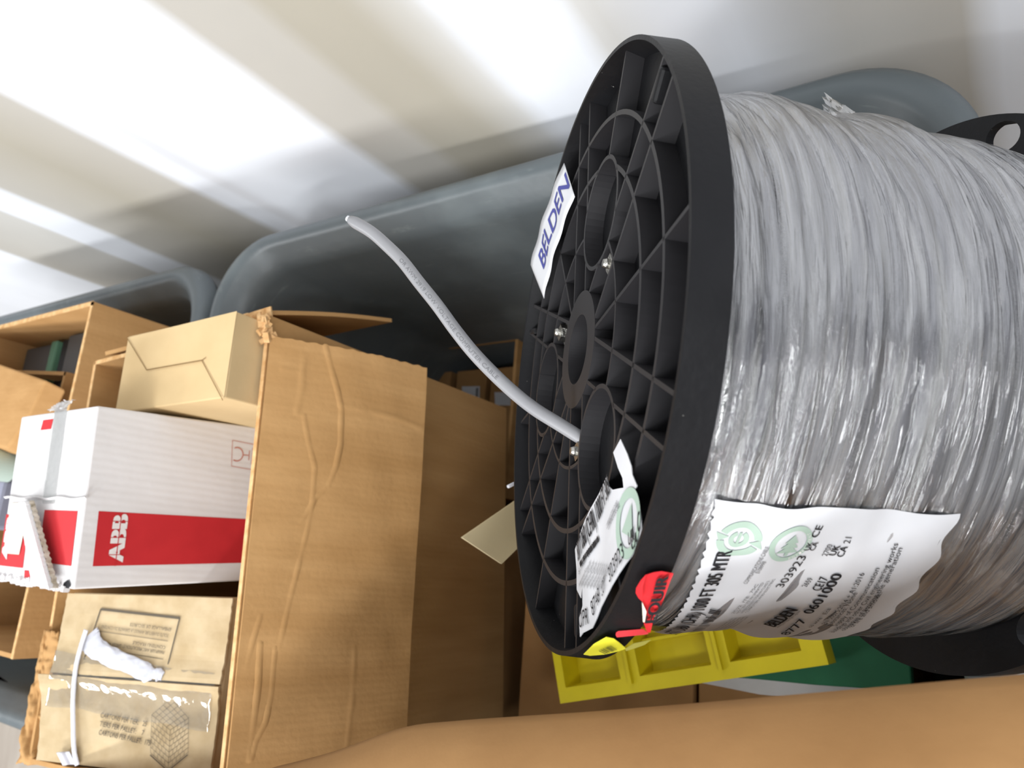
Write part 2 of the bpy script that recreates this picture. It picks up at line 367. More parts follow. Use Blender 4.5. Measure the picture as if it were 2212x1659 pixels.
# ------------------------------------------------------------------ cable spool
R = 0.185
sv = [Vector(a) for a in ((0.206, 0.1223, -2.566), (-0.98031424, 0.11265317, 0.16215194), (0.111143, 0.99363437, -0.01838396), (-0.16319076, 0, -0.98659454))]
SC = CAM + M @ (sv[0] * R); SN = (M @ sv[1]).normalized(); E1 = (M @ sv[2]).normalized(); E2 = SN.cross(E1)
LAX = 1.335
def SP(u, v, h): return SC + (E1 * u + E2 * v + SN * h) * R
def spuv(px, py, h=-0.0246):
    r = ray(px, py); c0 = SC + SN * (h * R); k = (c0 - CAM).dot(SN) / r.dot(SN); p = CAM + r * k - c0
    return Vector((p.dot(E1) / R, p.dot(E2) / R))
spool = empty('cable_spool', SP(0, 0, -LAX - 0.1), 'large black plastic spool wound with grey cable under clear film', 'cable spool')
# upper flange
fl1 = MB().lathe([(1.0, 0), (1.0056, -0.098), (0.97, -0.098), (0.125, -0.098), (0.125, -0.09), (0.968, -0.086), (0.984, -0.004), (0.986, 0)], SP, 180).build('flange', 'blk', spool, smooth=False)
fl1.data.polygons.foreach_set('use_smooth', [True] * len(fl1.data.polygons))
md = fl1.modifiers.new('split', 'EDGE_SPLIT'); md.split_angle = rad(35)
fl1['label'] = 'ribbed upper flange with deep open cells'
HR = -0.022; HW = -0.09
def pol(r, a): return (r * math.cos(rad(a)), r * math.sin(rad(a)))
def circ(c, r, n=72): return [(c[0] + r * math.cos(2 * math.pi * i / n), c[1] + r * math.sin(2 * math.pi * i / n)) for i in range(n)]
HC = [pol(0.465, a) for a in (-12, 108, -132)]; HRD = 0.185
def rib(pts, closed=False, wd=0.012, h1=HR, clip=True):
    if clip:
        if closed: pts = list(pts) + [pts[0]]
        q = []
        for a, b in zip(pts, pts[1:]):
            n_ = max(1, int(math.dist(a, b) / 0.012)); q += [(a[0] + (b[0] - a[0]) * i / n_, a[1] + (b[1] - a[1]) * i / n_) for i in range(n_)]
        q.append(pts[-1]); runs = [[]]
        for p in q:
            if any(math.dist(p, c) < HRD - 0.004 for c in HC):
                if runs[-1]: runs.append([])
            else: runs[-1].append(p)
        runs = [r for r in runs if len(r) > 1]
        if closed and len(runs) > 1 and not any(math.dist(q[0], c) < HRD - 0.004 for c in HC): runs[0] = runs.pop() + runs[0][1:]
        if len(runs) > 1 or (len(runs) == 1 and len(runs[0]) < len(q)):
            o = None
            for r in runs: o = rib(r, False, wd, h1, False)
            return o
        if closed: pts = pts[:-1]
    return MB().ribbon(pts, wd, HW, h1, SP, closed).build('rib', 'blk_rib', fl1, smooth=False)
for r_, wd in ((0.785, 0.016), (0.62, 0.016), (0.41, 0.011)): rib(circ((0, 0), r_, 120), True, wd)
MB().lathe([(0.206, HR + 0.001), (0.206, HW), (0.128, HW), (0.128, -1.3), (0.122, -1.3), (0.122, HR + 0.001)], SP, 72).build('hub_ring', 'blk_rib', fl1, smooth=False)
for Sc in (-12, 108, -132):
    rib([pol(0.64, Sc), pol(0.984, Sc)])
    rib(circ(pol(0.465, Sc), HRD, 48), True, 0.014, clip=False)
    rib([pol(0.2, Sc + 60), pol(0.984, Sc + 60)])
    for sg in (-1, 1):
        rib([pol(0.2, Sc + sg * 8), pol(0.984, Sc + sg * 25.5)])
        rib([pol(0.2, Sc + sg * 50), pol(0.984, Sc + sg * 33)], wd=0.013)
    # bolt, washer and boss
    c = pol(0.36, Sc - 31.5)
    bo = MB().lathe([(0.001, -0.03), (0.012, -0.03), (0.016, -0.04), (0.016, -0.05), (0.001, -0.05)], lambda x, y, h: SP(c[0] + x, c[1] + y, h + 0.02), 20, closed=False)
    hexp = [(c[0] + 0.034 * math.cos(rad(60 * i)), c[1] + 0.034 * math.sin(rad(60 * i))) for i in range(6)]
    bo.add([SP(x, y, -0.03) for x, y in hexp] + [SP(x, y, -0.09) for x, y in hexp], [(0, 1, 2, 3, 4, 5)] + [(i, i + 6, (i + 1) % 6 + 6, (i + 1) % 6) for i in range(6)])
    bo.lathe([(0.001, -0.055), (0.045, -0.055), (0.045, -0.085)], lambda x, y, h: SP(c[0] + x, c[1] + y, h), 24, closed=False)
    bo.build('bolt', 'metal', spool, label='zinc hex bolt')
    c2 = pol(0.9, Sc - 26)
    d = Vector(pol(1, Sc - 20)); q = Vector((-d.y, d.x))
    MB().ribbon([Vector(c2) - d * 0.05, Vector(c2) - d * 0.035, Vector(c2) + d * 0.035, Vector(c2) + d * 0.05], 0.034, HW, HR + 0.002, SP).build('lug', 'blk', fl1, bevel=0.002)
# lower flange: smooth disc with oval hand holes
def lower_flange():
    n = 160; outer = [Vector(pol(0.995, 360 * i / n)) for i in range(n)]
    pts = list(outer); loops = [list(range(n))]
    edges = [(i, (i + 1) % n) for i in range(n)]
    holes = []
    for a in (-12, 108, -132, -72, 48, 168):
        c = Vector(pol(0.905, a)) if a in (-12, 108, -132) else None
        if c is None: continue
    hc = spuv(2167, 292, -LAX)
    a0 = math.degrees(math.atan2(hc.y, hc.x))
    for a in (a0, a0 + 120, a0 - 120):
        c = Vector(pol(hc.length - 0.005, a)); d = c.normalized(); q = Vector((-d.y, d.x)); b = len(pts); k = 28
        pts += [c + d * (0.052 * math.cos(2 * math.pi * i / k)) + q * (0.075 * math.sin(2 * math.pi * i / k)) for i in range(k)]
        edges += [(b + i, b + (i + 1) % k) for i in range(k)]; holes.append((c, d, q))
    co, ed, fa, *_ = delaunay_2d_cdt(pts, edges, [], 0, 1e-7)
    keep = []
    for f in fa:
        m_ = sum((co[i] for i in f), Vector((0, 0))) / len(f)
        if any(((m_ - c).dot(d) / 0.052) ** 2 + ((m_ - c).dot(q) / 0.075) ** 2 < 0.98 for c, d, q in holes): continue
        keep.append(f)
    t = 0.03; m = MB(); N0 = len(co)
    vs = [SP(p.x, p.y, -LAX) for p in co] + [SP(p.x, p.y, -LAX - t) for p in co]
    fs = [tuple(f) for f in keep] + [tuple(i + N0 for i in reversed(f)) for f in keep]
    cnt = {}
    for f in keep:
        for i in range(len(f)):
            e = (f[i], f[(i + 1) % len(f)]); cnt[e] = 1
    for (a, b) in list(cnt):
        if (b, a) not in cnt: fs.append((b, a, a + N0, b + N0))
    m.add(vs, fs)
    m.lathe([(0.984, -LAX - t), (0.995, -LAX - t), (0.992, -LAX - 0.098), (0.982, -LAX - 0.098)], SP, 120)
    o = m.build('flange', 'blk', spool, fix=False); o['label'] = 'lower flange, smooth inside with oval holes'
    return o
lower_flange()
# wound cable
prof = [(0.10, 0.80), (0.2, 0.845), (0.31, 0.872), (0.4, 0.897), (0.5, 0.898), (0.6, 0.880), (0.66, 0.856), (0.74, 0.888), (0.81, 0.899), (0.89, 0.885), (0.96, 0.858), (1.06, 0.872), (1.16, 0.874), (1.25, 0.868), (1.335, 0.86)]
prof2 = [(0.10, 0.86), (0.3, 0.90), (0.35, 0.912), (0.48, 0.888), (0.57, 0.88), (0.71, 0.90), (0.82, 0.897), (1.01, 0.884), (1.12, 0.884), (1.25, 0.868), (1.335, 0.86)]
def interp(P, t):
    if t <= P[0][0]: return P[0][1]
    for (a, x), (b, y) in zip(P, P[1:]):
        if t <= b: 
            k = (t - a) / (b - a); k = k * k * (3 - 2 * k); return x + (y - x) * k
    return P[-1][1]
def rho(t, th):
    """outer radius of the wound cable at axial distance t, angle th (deg)"""
    k = 0.5 - 0.5 * math.cos(rad(th))      # 0 at th=0 (wall side), 1 at th=180 (aisle side)
    n = noise.noise(Vector((math.cos(rad(th)) * 1.6, math.sin(rad(th)) * 1.6, t * 4)))
    return interp(prof, t) * (1 - k) + interp(prof2, t) * k + 0.008 * n
def cylp(t, th, lift=0.0):
    r = rho(t, th) + lift; return SP(r * math.cos(rad(th)), r * math.sin(rad(th)), -t)
coil = MB(); cr = 0.027; turns = 22; seg = 110; path = []
t0, t1 = 0.125, 1.30
for i in range(turns * seg + 1):
    k = i / seg; th = 360 * k; t = t0 + (t1 - t0) * k / turns
    tt = t + 0.016 * noise.noise(Vector((math.cos(rad(th)) * 1.3, math.sin(rad(th)) * 1.3, round(k) * 3.1 + 5)))
    # lean: turns climb towards the lower flange on the aisle side
    lift = -cr - 0.006 + 0.006 * noise.noise(Vector((k * 2.3, 7, 1)))
    path.append(cylp(min(max(tt, 0.12), 1.31), th, lift))
coil.tube(path, cr * R, 9)
coil.lathe([(0.3, -0.1), (0.80, -0.1), (0.84, -0.35), (0.835, -1.33), (0.3, -1.33)], SP, 60)
coilo = coil.build('wound_cable', 'cable', spool, smooth=True, fix=False)
def cabs(a, b, l): return cylp(b, a, -0.001 + l / R)
pc_ = Print(cabs, 0.0)
for t_, a_, b_ in ((.285, -52, -84), (.30, -96, -126), (.52, -98, -128), (.93, -62, -104), (1.04, -90, -122), (1.13, -78, -112), (.72, -120, -96)):
    d_ = 1 if b_ > a_ else -1
    vs, fs, _ = glyphs('E108998 AWM 2919 LOW VOLTAGE COMPUTER')
    pc_.m.add([cabs(a_ + (b_ - a_) * x, t_ - d_ * (y - .5) * 0.013 + 0.004, 0.0) for x, y in vs], fs)
pc_.build('printed_text', 'ink_grey', coilo)
# shrink film
fm = MB()
def filmfn(u, v):
    th = -180 + 360 * u; t = 0.105 + v * 1.225
    n = noise.noise(Vector((math.cos(rad(th)) * 3.0 + 4, math.sin(rad(th)) * 3.0, t * 26))) * 0.006
    n += noise.noise(Vector((math.cos(rad(th)) * 9, math.sin(rad(th)) * 9, t * 50 + math.sin(rad(th * 2)) * 3))) * 0.0035
    ridge = 0.012 * max(0, math.cos(rad(th + 20)))                     # looser folds on the wall side
    ph = t * 38 + th * 0.06
    n += ridge * (abs(math.sin(ph)) ** 0.6 - 0.4)
    e = min(1, min(v, 1 - v) * 14)
    return cylp(t, th, 0.006 + n * e)
NU, NV = 300, 190
fm.grid(filmfn, NU, NV)
fm.uv = [(i / NU * 6, j / NV * 1.3) for i in range(NU + 1) for j in range(NV + 1)]
filmo = fm.build('stretch_film', 'film', spool, smooth=True, fix=False, label='clear wrinkled plastic film')
tuft = MB()
def tuftf(u, v):
    base = spuv(1838, 240, -0.76); n = noise.noise(Vector((u * 5, v * 5, 1)))
    return SP(base.x - 0.035 + 0.055 * v + 0.012 * n, base.y + 0.04 - 0.08 * u, -0.80 + 0.16 * u + 0.02 * n)
tuft.grid(tuftf, 14, 10)
tuft.build('film_tail', 'tape', filmo, fix=False, label='gathered end of the film')
# loose end of the cable
lp = [(1318, 992, .452), (1300, 975, .455), (1215, 921, .462), (1150, 880, .468), (1090, 830, .474), (1030, 770, .48), (985, 715, .486), (945, 660, .492), (905, 610, .50), (870, 565, .508), (835, 530, .515), (800, 500, .52), (755, 474, .525)]
K = [CAM + ray(a, b) * d for a, b, d in lp]
def catmull(P, n):
    out = []
    for i in range(len(P) - 1):
        a, b, c, d = P[max(i - 1, 0)], P[i], P[i + 1], P[min(i + 2, len(P) - 1)]
        for k in range(n):
            t = k / n; out.append(0.5 * ((2 * b) + (c - a) * t + (2 * a - 5 * b + 4 * c - d) * t * t + (3 * b - a - 3 * c + d) * t ** 3))
    return out + [P[-1]]
CP = catmull(K, 12)
le = MB().tube(CP, lambda s: 0.0043 if s < 0.97 else 0.0043 - (s - 0.97) * 0.05, 20).build('loose_cable_end', 'cable', spool, smooth=True, label='loose end of grey cable reaching up')
MB().tube([CP[-1] + (CP[-1] - CP[-2]).normalized() * s for s in (-0.002, 0.002)], 0.0022, 8).build('cable_core', 'paper', le, label='cut white tip')
def cab(a, b, l):
    """a metres along the cable from its tip, b sideways"""
    rem = a; i = len(CP) - 1
    while i > 0 and (CP[i] - CP[i - 1]).length < rem: rem -= (CP[i] - CP[i - 1]).length; i -= 1
    t = (CP[max(i - 1, 0)] - CP[i]).normalized(); p = CP[i] + t * rem
    n = (CAM - p); n = (n - t * n.dot(t)).normalized(); sd = n.cross(t)
    an = b / 0.0043; return p + (n * math.cos(an) + sd * math.sin(an)) * (0.0043 + l)
Print(cab, 0.00015).text('OR AWM 2919 LOW VOLTAGE COMPUTER CABLE', (0.055, -0.0016), (0.165, -0.0016), 0.0026).build('printed_text', 'ink_grey', le)

# --- label on the wound cable
def lab(a, b, l):
    """a: metres along the winding (0 at the wall-side edge, negative towards the aisle), b: metres towards the upper flange"""
    th = -115 + math.degrees(a / (0.885 * R)); t = -b / R
    return cylp(t, th, 0.012 + l / R + 0.004 * math.sin(t * 34 + th * 0.05))
def LA(th): return rad(th + 115) * 0.885 * R
def LB(t): return -t * R
lm_ = MB()
def labfn(u, v):
    # u 0 (aisle edge) .. 1 (wall edge) ; v 0..1 from lower to upper flange
    t = 0.845 - v * 0.64; tha = -115.5 + 2.0 * (t - 0.2) / 0.6; thb = -165 - (1 - v) * 2
    th = thb + (tha - thb) * u
    t2 = t + 0.05 * (1 - u) * (1 - v) ** 2 + 0.012 * math.sin(u * 40) * (v < 0.02) + 0.004 * math.sin(u * 150) * (v > 0.98)
    t2 += (0.10 * (1 - u)) * (v)               # the label runs slightly askew
    return lab(LA(th), LB(t2), 0.0)
lm_.grid(labfn, 60, 60)
labo = lm_.build('shipping_label', 'paper', spool, smooth=True, fix=False, label='white printed label wrapped round the wound cable')
pr = Print(lab, 0.0007)
def lt(txt, a, b, h, p=pr, bold=0): p.text(txt, (LA(a[0]), LB(a[1])), (LA(b[0]), LB(b[1])), h, bold=bold)
lt('8777 060 (CHR) 1000 FT 305 MTR', (-159, .348), (-124.7, .292), 0.0075, bold=1)
for i in range(30):
    a = -158 + 18 * i / 30; t = .388 - .043 * i / 30
    pr.strip((LA(a), LB(t + .016)), (LA(a), LB(t - .016)), random.choice((0.0003, 0.0006, 0.001)))
lt('303923', (-132.9, .488), (-124.5, .497), 0.0045)
lt('2659', (-132.6, .556), (-130.0, .556), 0.0028); lt('2700', (-124.2, .551), (-121.6, .550), 0.0028)
lt('BELDEN', (-150.6, .603), (-140.5, .592), 0.0062, bold=3)
lt('8777', (-153.5, .672), (-143.2, .645), 0.0046, bold=1); lt('0601000', (-140.7, .634), (-127.8, .620), 0.0050, bold=2)
lt('CE17', (-133, .596), (-129.2, .592), 0.0042, bold=1)
lt('UK', (-123.9, .570), (-121.6, .571), 0.0034, bold=1); lt('CA', (-123.9, .592), (-121.6, .590), 0.0034, bold=1); lt('21', (-120.9, .590), (-119.6, .588), 0.0032)
lt('UK', (-123.2, .493), (-121.4, .493), 0.0028, bold=1); lt('CA', (-123.2, .508), (-121.4, .508), 0.0028, bold=1); lt('CE', (-120.4, .497), (-118.0, .499), 0.0036, bold=1)
lt('to wire   Eca', (-147.0, .690), (-138.0, .672), 0.0023)
lt('EN 50575:2014 + A1:2016', (-144.8, .716), (-127.1, .680), 0.0026)
lt('substances: None', (-145.5, .738), (-132.2, .700), 0.0026)
lt('Supply of Communication', (-145.4, .756), (-125.4, .708), 0.0026)
lt('buildings and other Civil engineering works', (-149, .782), (-119.7, .716), 0.0026)
lt('objective of limiting the generation', (-147, .796), (-120.4, .732), 0.0026)
lt('of fire and smoke.', (-144.5, .800), (-131.1, .762), 0.0026)
pr.build('printed_text', 'ink', labo)
pg = Print(lab, 0.0006)
lt('COMMUNICATIONS CABLE', (-131.6, .372), (-122.4, .374), 0.0020, pg); lt('E108998', (-128.5, .385), (-125.6, .386), 0.0020, pg)
for i, s_ in enumerate(('2C22  ITE  75C', 'NOT 30V USE IN UNRATED', 'INTERCONNECTION IN CLASS 2', 'COMPUTERS AND ELECTRIC')):
    lt(s_, (-142, .408 + .014 * i), (-131.4 + 0.4 * i, .404 + .014 * i), 0.0016, pg)
for i in range(5): lt('Polyethylene insulated shielded PVC jacket', (-157, .44 + .013 * i), (-144.5, .425 + .012 * i), 0.0013, pg)
lt('Sending All The Right Signals', (-150.4, .613), (-140.5, .601), 0.0013, pg)
pg.build('small_print', 'ink_grey', labo)
pe = Print(lab, 0.0005)
ec = (LA(-122.2), LB(.295)); rr = .052 * R
pe.ring(ec, rr * .72, rr * 1.08, 100, 250, 30); pe.ring(ec, rr * .72, rr * 1.08, -80, 70, 30)
for an in (256, 76):
    q = Vector(pol(1, an)); t_ = Vector((-q.y, q.x))
    pe.poly([Vector(ec) + q * rr * .55, Vector(ec) + q * rr * 1.25, Vector(ec) + q * rr * .9 + t_ * rr * .42])
pe.ring(ec, rr * .26, rr * .5, 25, 335, 30); pe.strip(Vector(ec) + Vector((-rr * .4, 0)), Vector(ec) + Vector((rr * .42, 0)), rr * .16)
tc_ = (LA(-121.8), LB(.431))
pe.ring(tc_, rr * .84, rr * 1.12, 0, 360, 48)
for q in range(3):
    b = Vector(tc_) + Vector((-rr * .55 + q * rr * .32, 0)); hw = rr * (.62 - .12 * q)
    pe.poly([b + Vector((0, -hw)), b + Vector((rr * .5, 0)), b + Vector((0, hw))], lift=0.0005 + q * 0.00004)
pe.strip(Vector(tc_) + Vector((-rr * .75, 0)), Vector(tc_) + Vector((-rr * .5, 0)), rr * .2)
pe.build('printed_logo', 'ink_green', labo)
pw = Print(lab, 0.00065)
for i, ch in enumerate('ENVIRONMENT'):
    an = rad(200 + i * 11); q = Vector((math.cos(an), math.sin(an))); t_ = Vector((-q.y, q.x)); c0 = Vector(tc_) + q * rr * 1.06
    pw.text(ch, c0 - t_ * rr * .06, c0 + t_ * rr * .06, rr * .16, up=-q)
pw.build('logo_lettering', 'ink_pale', labo)

# --- strip label and torn label on the upper flange
def patch(c4, hs):
    """bilinear patch through four photo corners lying at heights hs over the flange face"""
    P = [SP(*spuv(px, py, h), h) for (px, py), h in zip(c4, hs)]
    def f(a, b, l=0.0):
        p = (P[0] * (1 - a) + P[1] * a) * (1 - b) + (P[3] * (1 - a) + P[2] * a) * b
        n = (P[1] - P[0]).cross(P[3] - P[0]).normalized()
        if n.dot(SN) < 0: n = -n
        return p + n * (l + 0.0022 * math.sin(a * 3.1) + 0.0006 * math.sin(a * 17))
    return f
sf = patch([(1175, 645), (1240, 425), (1217, 352), (1146, 572)], (-0.015, -0.01, 0.01, 0.03))
stl = MB().grid(lambda a, b: sf(a, b, 0), 24, 6, 0.0003).build('strip_label', 'paper', spool, smooth=True, label='white strip label with blue lettering')
sp_ = Print(lambda a, b, l: sf(a, b, l), 0.0005)
sp_.text('BELDEN', (0.2, 0.30), (0.985, 0.34), 0.42, up=(0.0, 1.0), bold=0); sp_.text('BELDEN', (0.206, 0.31), (0.991, 0.35), 0.42, up=(0.0, 1.0)); sp_.build('printed_text', 'ink_blue', stl)
z = lambda x, y: (1220 + x / 3.77, 940 + y / 3.77)
outl = [z(*q) for q in ((485, 35), (425, 145), (450, 270), (472, 350), (475, 428), (440, 436), (400, 446), (372, 420), (350, 335), (280, 470), (215, 600), (170, 700), (130, 790), (70, 930), (82, 1100), (95, 1260), (145, 1330), (152, 1245), (160, 1390), (130, 1500), (135, 1645), (160, 1610), (225, 1570), (265, 1480), (300, 1400), (400, 1230), (450, 1130), (500, 1040), (600, 920), (628, 870), (635, 790), (612, 660), (590, 560), (540, 480), (575, 410), (545, 320), (547, 250), (525, 150))]
def tl_h(u, v): return -0.012 + 0.003 * math.sin(u * 17 + v * 9) + 0.003 * math.sin(v * 23 - u * 7) + max(0, u + 0.36) * 0.10
op = [spuv(*q, -0.012) for q in outl]
def inside(p, P):
    c = False; j = len(P) - 1
    for i in range(len(P)):
        if (P[i][1] > p[1]) != (P[j][1] > p[1]) and p[0] < (P[j][0] - P[i][0]) * (p[1] - P[i][1]) / (P[j][1] - P[i][1]) + P[i][0]: c = not c
        j = i
    return c
mn = [min(p[k] for p in op) for k in (0, 1)]; mxx = [max(p[k] for p in op) for k in (0, 1)]
ip = [Vector((mn[0] + (mxx[0] - mn[0]) * i / 26, mn[1] + (mxx[1] - mn[1]) * j / 22)) for i in range(27) for j in range(23)]
ip = [p for p in ip if inside(p, op)]
co, ed, fa, *_ = delaunay_2d_cdt(op + ip, [], [list(range(len(op)))], 1, 1e-6)
tlm = MB().add([SP(p.x, p.y, tl_h(p.x, p.y)) for p in co] + [SP(p.x, p.y, tl_h(p.x, p.y) - 0.002) for p in co], [tuple(f) for f in fa] + [tuple(i + len(co) for i in reversed(f)) for f in fa])
tlo = tlm.build('torn_label', 'paper', spool, smooth=True, fix=False, label='torn white shipping label across the ribs')
def tls(a, b, l): return SP(a, b, tl_h(a, b) + l / R)
tp = Print(tls, 0.0007); tg = Print(tls, 0.0006); tgr = Print(tls, 0.0005)
def tt(txt, a, b, h, p=tp, bold=0): p.text(txt, spuv(*z(*a), -0.012), spuv(*z(*b), -0.012), h, bold=bold)
tt('8777 060 (CHR) 1000 FT 305', (108, 1035), (388, 470), 0.062, bold=1)
for i in range(26):
    q = spuv(*z(140 + 5.2 * i, 1070 - 8.2 * i), -0.012); q2 = spuv(*z(128 + 5.2 * i, 1035 - 8.2 * i), -0.012)
    tp.strip(q, q2, random.choice((0.003, 0.005, 0.009)))
tt('303923', (392, 1205), (492, 985), 0.045); tt('8748', (238, 1480), (300, 1345), 0.045); tt('LOT', (322, 1318), (358, 1245), 0.040); tt('OPR', (142, 1575), (208, 1535), 0.045)
tt('UK', (520, 905), (570, 850), 0.035, bold=1); tt('CA', (548, 945), (600, 890), 0.035, bold=1); tt('C', (600, 800), (622, 775), 0.05, bold=1)
tt('6  71603   21603   4', (120, 1140), (262, 870), 0.022, tg)
for i in range(9): tt('Shielded multi pair PVC jacket 30V', (130 + 22 * i, 1240 + 4 * i), (215 + 22 * i, 1050 + 4 * i), 0.014, tg)
for i in range(4): tt('COMMUNICATIONS CABLE', (345 + 18 * i, 770 + 4 * i), (440 + 14 * i, 570 + 8 * i), 0.016, tg) if i < 2 else None
tp.build('printed_text', 'ink', tlo); tg.build('small_print', 'ink_grey', tlo)
c0 = spuv(*z(515, 715), -0.012); tgr.ring(c0, 0.062, 0.088, 0, 360, 40); tgr.poly([c0 + Vector(q) for q in ((-0.03, -0.04), (0.05, 0.0), (-0.03, 0.04))]); tgr.build('printed_logo', 'ink_green', tlo)
# --- red and yellow stickers at the rim
def rimp(px, py, lift=0.002):
    r = ray(px, py); o = CAM - SC
    def comp(q): return Vector((q.dot(E1), q.dot(E2), q.dot(SN))) / R
    oo = comp(o); dd = comp(r); rr_ = 1.004 + lift / R
    a = dd.x ** 2 + dd.y ** 2; b = 2 * (oo.x * dd.x + oo.y * dd.y); c = oo.x ** 2 + oo.y ** 2 - rr_ ** 2; D = b * b - 4 * a * c
    if D < 0: k = -b / (2 * a)
    else: k = (-b - math.sqrt(D)) / (2 * a)
    return CAM + r * k
def sheet(pts3, name, m, parent, label=None, th=0.0003):
    n = len(pts3); c = sum(pts3, Vector()) / n; nn = (pts3[1] - pts3[0]).cross(pts3[n // 2] - pts3[0]).normalized()
    mb = MB().add(pts3 + [c] + [p - nn * th for p in pts3] + [c - nn * th], [(i, (i + 1) % n, n) for i in range(n)] + [((i + 1) % n + n + 1, i + n + 1, 2 * n + 1) for i in range(n)] + [(i, (i + 1) % n, (i + 1) % n + n + 1, i + n + 1) for i in range(n)])
    return mb.build(name, m, parent, label=label)
zr = lambda x, y: (1260 + x / 6.636, 1180 + y / 6.636)
def rs(a, b, l):     # plane of the upper part of the red sticker: a along the rim, b across
    px, py = zr(a, b); return rimp(px, py, 0.0035 + l)
def pgrid(P4, name, m, lift, parent, label, n=10):
    def f(u, v):
        x = (P4[0][0] * (1 - u) + P4[1][0] * u) * (1 - v) + (P4[3][0] * (1 - u) + P4[2][0] * u) * v
        y = (P4[0][1] * (1 - u) + P4[1][1] * u) * (1 - v) + (P4[3][1] * (1 - u) + P4[2][1] * u) * v
        return rimp(*zr(x, y), lift)
    return MB().grid(f, n, n, 0.0003).build(name, m, parent, smooth=True, label=label)
redp = [zr(*q) for q in ((905, 405), (1010, 370), (1120, 355), (1290, 385), (1240, 500), (1190, 640), (1120, 830), (1010, 1010), (960, 1230), (910, 1230), (860, 1080), (850, 800), (855, 560))]
ro = sheet([rimp(px, py, 0.003) for px, py in redp], 'red_sticker', 'red_paper', spool, 'torn red sticker folded over the rim')
sheet([rimp(*zr(*q), 0.006) for q in ((905, 405), (860, 560), (850, 790), (800, 740), (760, 670), (765, 600), (830, 490))], 'folded_corner', 'red_paper', ro)
sheet([rimp(*zr(*q), 0.0045) for q in ((840, 790), (905, 930), (880, 1080), (855, 1080))], 'sticker_back', 'paper_back', ro)
base = rimp(*zr(930, 1245), 0.002)
r1 = [(470, 1230), (500, 1210), (860, 1180), (935, 1250), (880, 1262), (480, 1300), (462, 1270)]
dpt = (M.transposed() @ (base - CAM)).z
sheet([CAM + ray(*zr(*q)) * (-dpt) for q in r1], 'sticker_tail', 'red_paper', ro, th=0.0006)
rp = Print(lambda a, b, l: rimp(*zr(a, b), 0.0042 + l), 0.0006)
rp.text('EQUIR', (1040, 1100), (1225, 440), 170, up=(-0.99, 0.05), bold=2)
rp.m.v = [p for p in rp.m.v]; rp.build('printed_text', 'ink', ro)
yo = pgrid([(10, 1560), (340, 1300), (470, 1330), (620, 1450)], 'yellow_sticker', 'yellow_label', 0.002, spool, 'yellow barcode sticker at the bottom of the rim') if False else \
    sheet([rimp(*zr(*q), 0.003) for q in ((5, 1545), (150, 1400), (330, 1298), (440, 1320), (520, 1380), (615, 1462), (500, 1500), (300, 1545), (100, 1562))], 'yellow_sticker', 'yellow_label', spool, 'yellow barcode sticker at the bottom of the rim')
yb = Print(lambda a, b, l: rimp(*zr(a, b), 0.0035 + l), 0.0004)
for i in range(12): yb.strip((225 + 15 * i, 1500 - 7 * i), (320 + 15 * i, 1545 - 5 * i), random.choice((3, 5, 8)), 6)
yb.build('barcode', 'ink', yo)
sheet([CAM + ray(*zr(*q)) * (-dpt * 1.0) for q in ((600, 1465), (720, 1390), (975, 1335), (880, 1410), (740, 1460), (610, 1500))], 'sticker_back', mat('dull_yellow_back', srgb(150, 142, 60), 0.7), yo)

# ------------------------------------------------------------------ cartons
def rotm(rows): return Matrix(rows)
def carton(name, O, Rm, dims, label, m='kraft', th=0.005, floor_h=None, cat='cardboard box', open_top=True, group=None, bev=0.0):
    """O = far wall-side top corner; body runs +x, -y, -z from there"""
    O = Vector(O); a, b, h = dims
    def P(x, y, z): return O + Rm @ Vector((x, -y, z))
    root = empty(name, P(a / 2, b / 2, -h), label, cat, group)
    mb = MB()
    if open_top:
        e = 0
        mb.box((0, -th, -h), (a, 0, e), Rm, O).box((0, -b, -h), (a, -b + th, e), Rm, O).box((0, -b + th, -h), (th, -th, e), Rm, O).box((a - th, -b + th, -h), (a, -th, e), Rm, O)
        mb.box((th, -b + th, -h), (a - th, -th, -h + th), Rm, O)
        bo = mb.build('body', m, root, bevel=bev)
    else:
        bo = MB().box((0, -b, -h), (a, 0, 0), Rm, O).build('body', m, root, bevel=max(bev, 0.0015))
    return root, P, bo
I3 = Matrix.Identity(3)
# big open carton
RA = rotm(((0.997, -0.066, 0.032), (0.067, 0.998, -0.014), (-0.031, 0.016, 0.999)))
boxA, PA, bA = carton('open_carton', (-1.013, 0.234, 0.924), RA, (0.344, 0.492, 0.50), 'large open brown carton filled with boxes, its flap folded down beside the spool', 'kraft')
# raw rims
rm = MB(); 
for (lo, hi) in (((0, -0.0052, 0.0002), (0.344, 0, 0.0012)), ((0, -0.34, 0.0002), (0.0052, 0, 0.0012)), ((0.339, -0.492, 0.0002), (0.344, 0, 0.0012))): rm.box(lo, hi, RA, Vector((-1.013, 0.234, 0.924)))
rm.build('raw_edge', 'kraft_raw', bA)
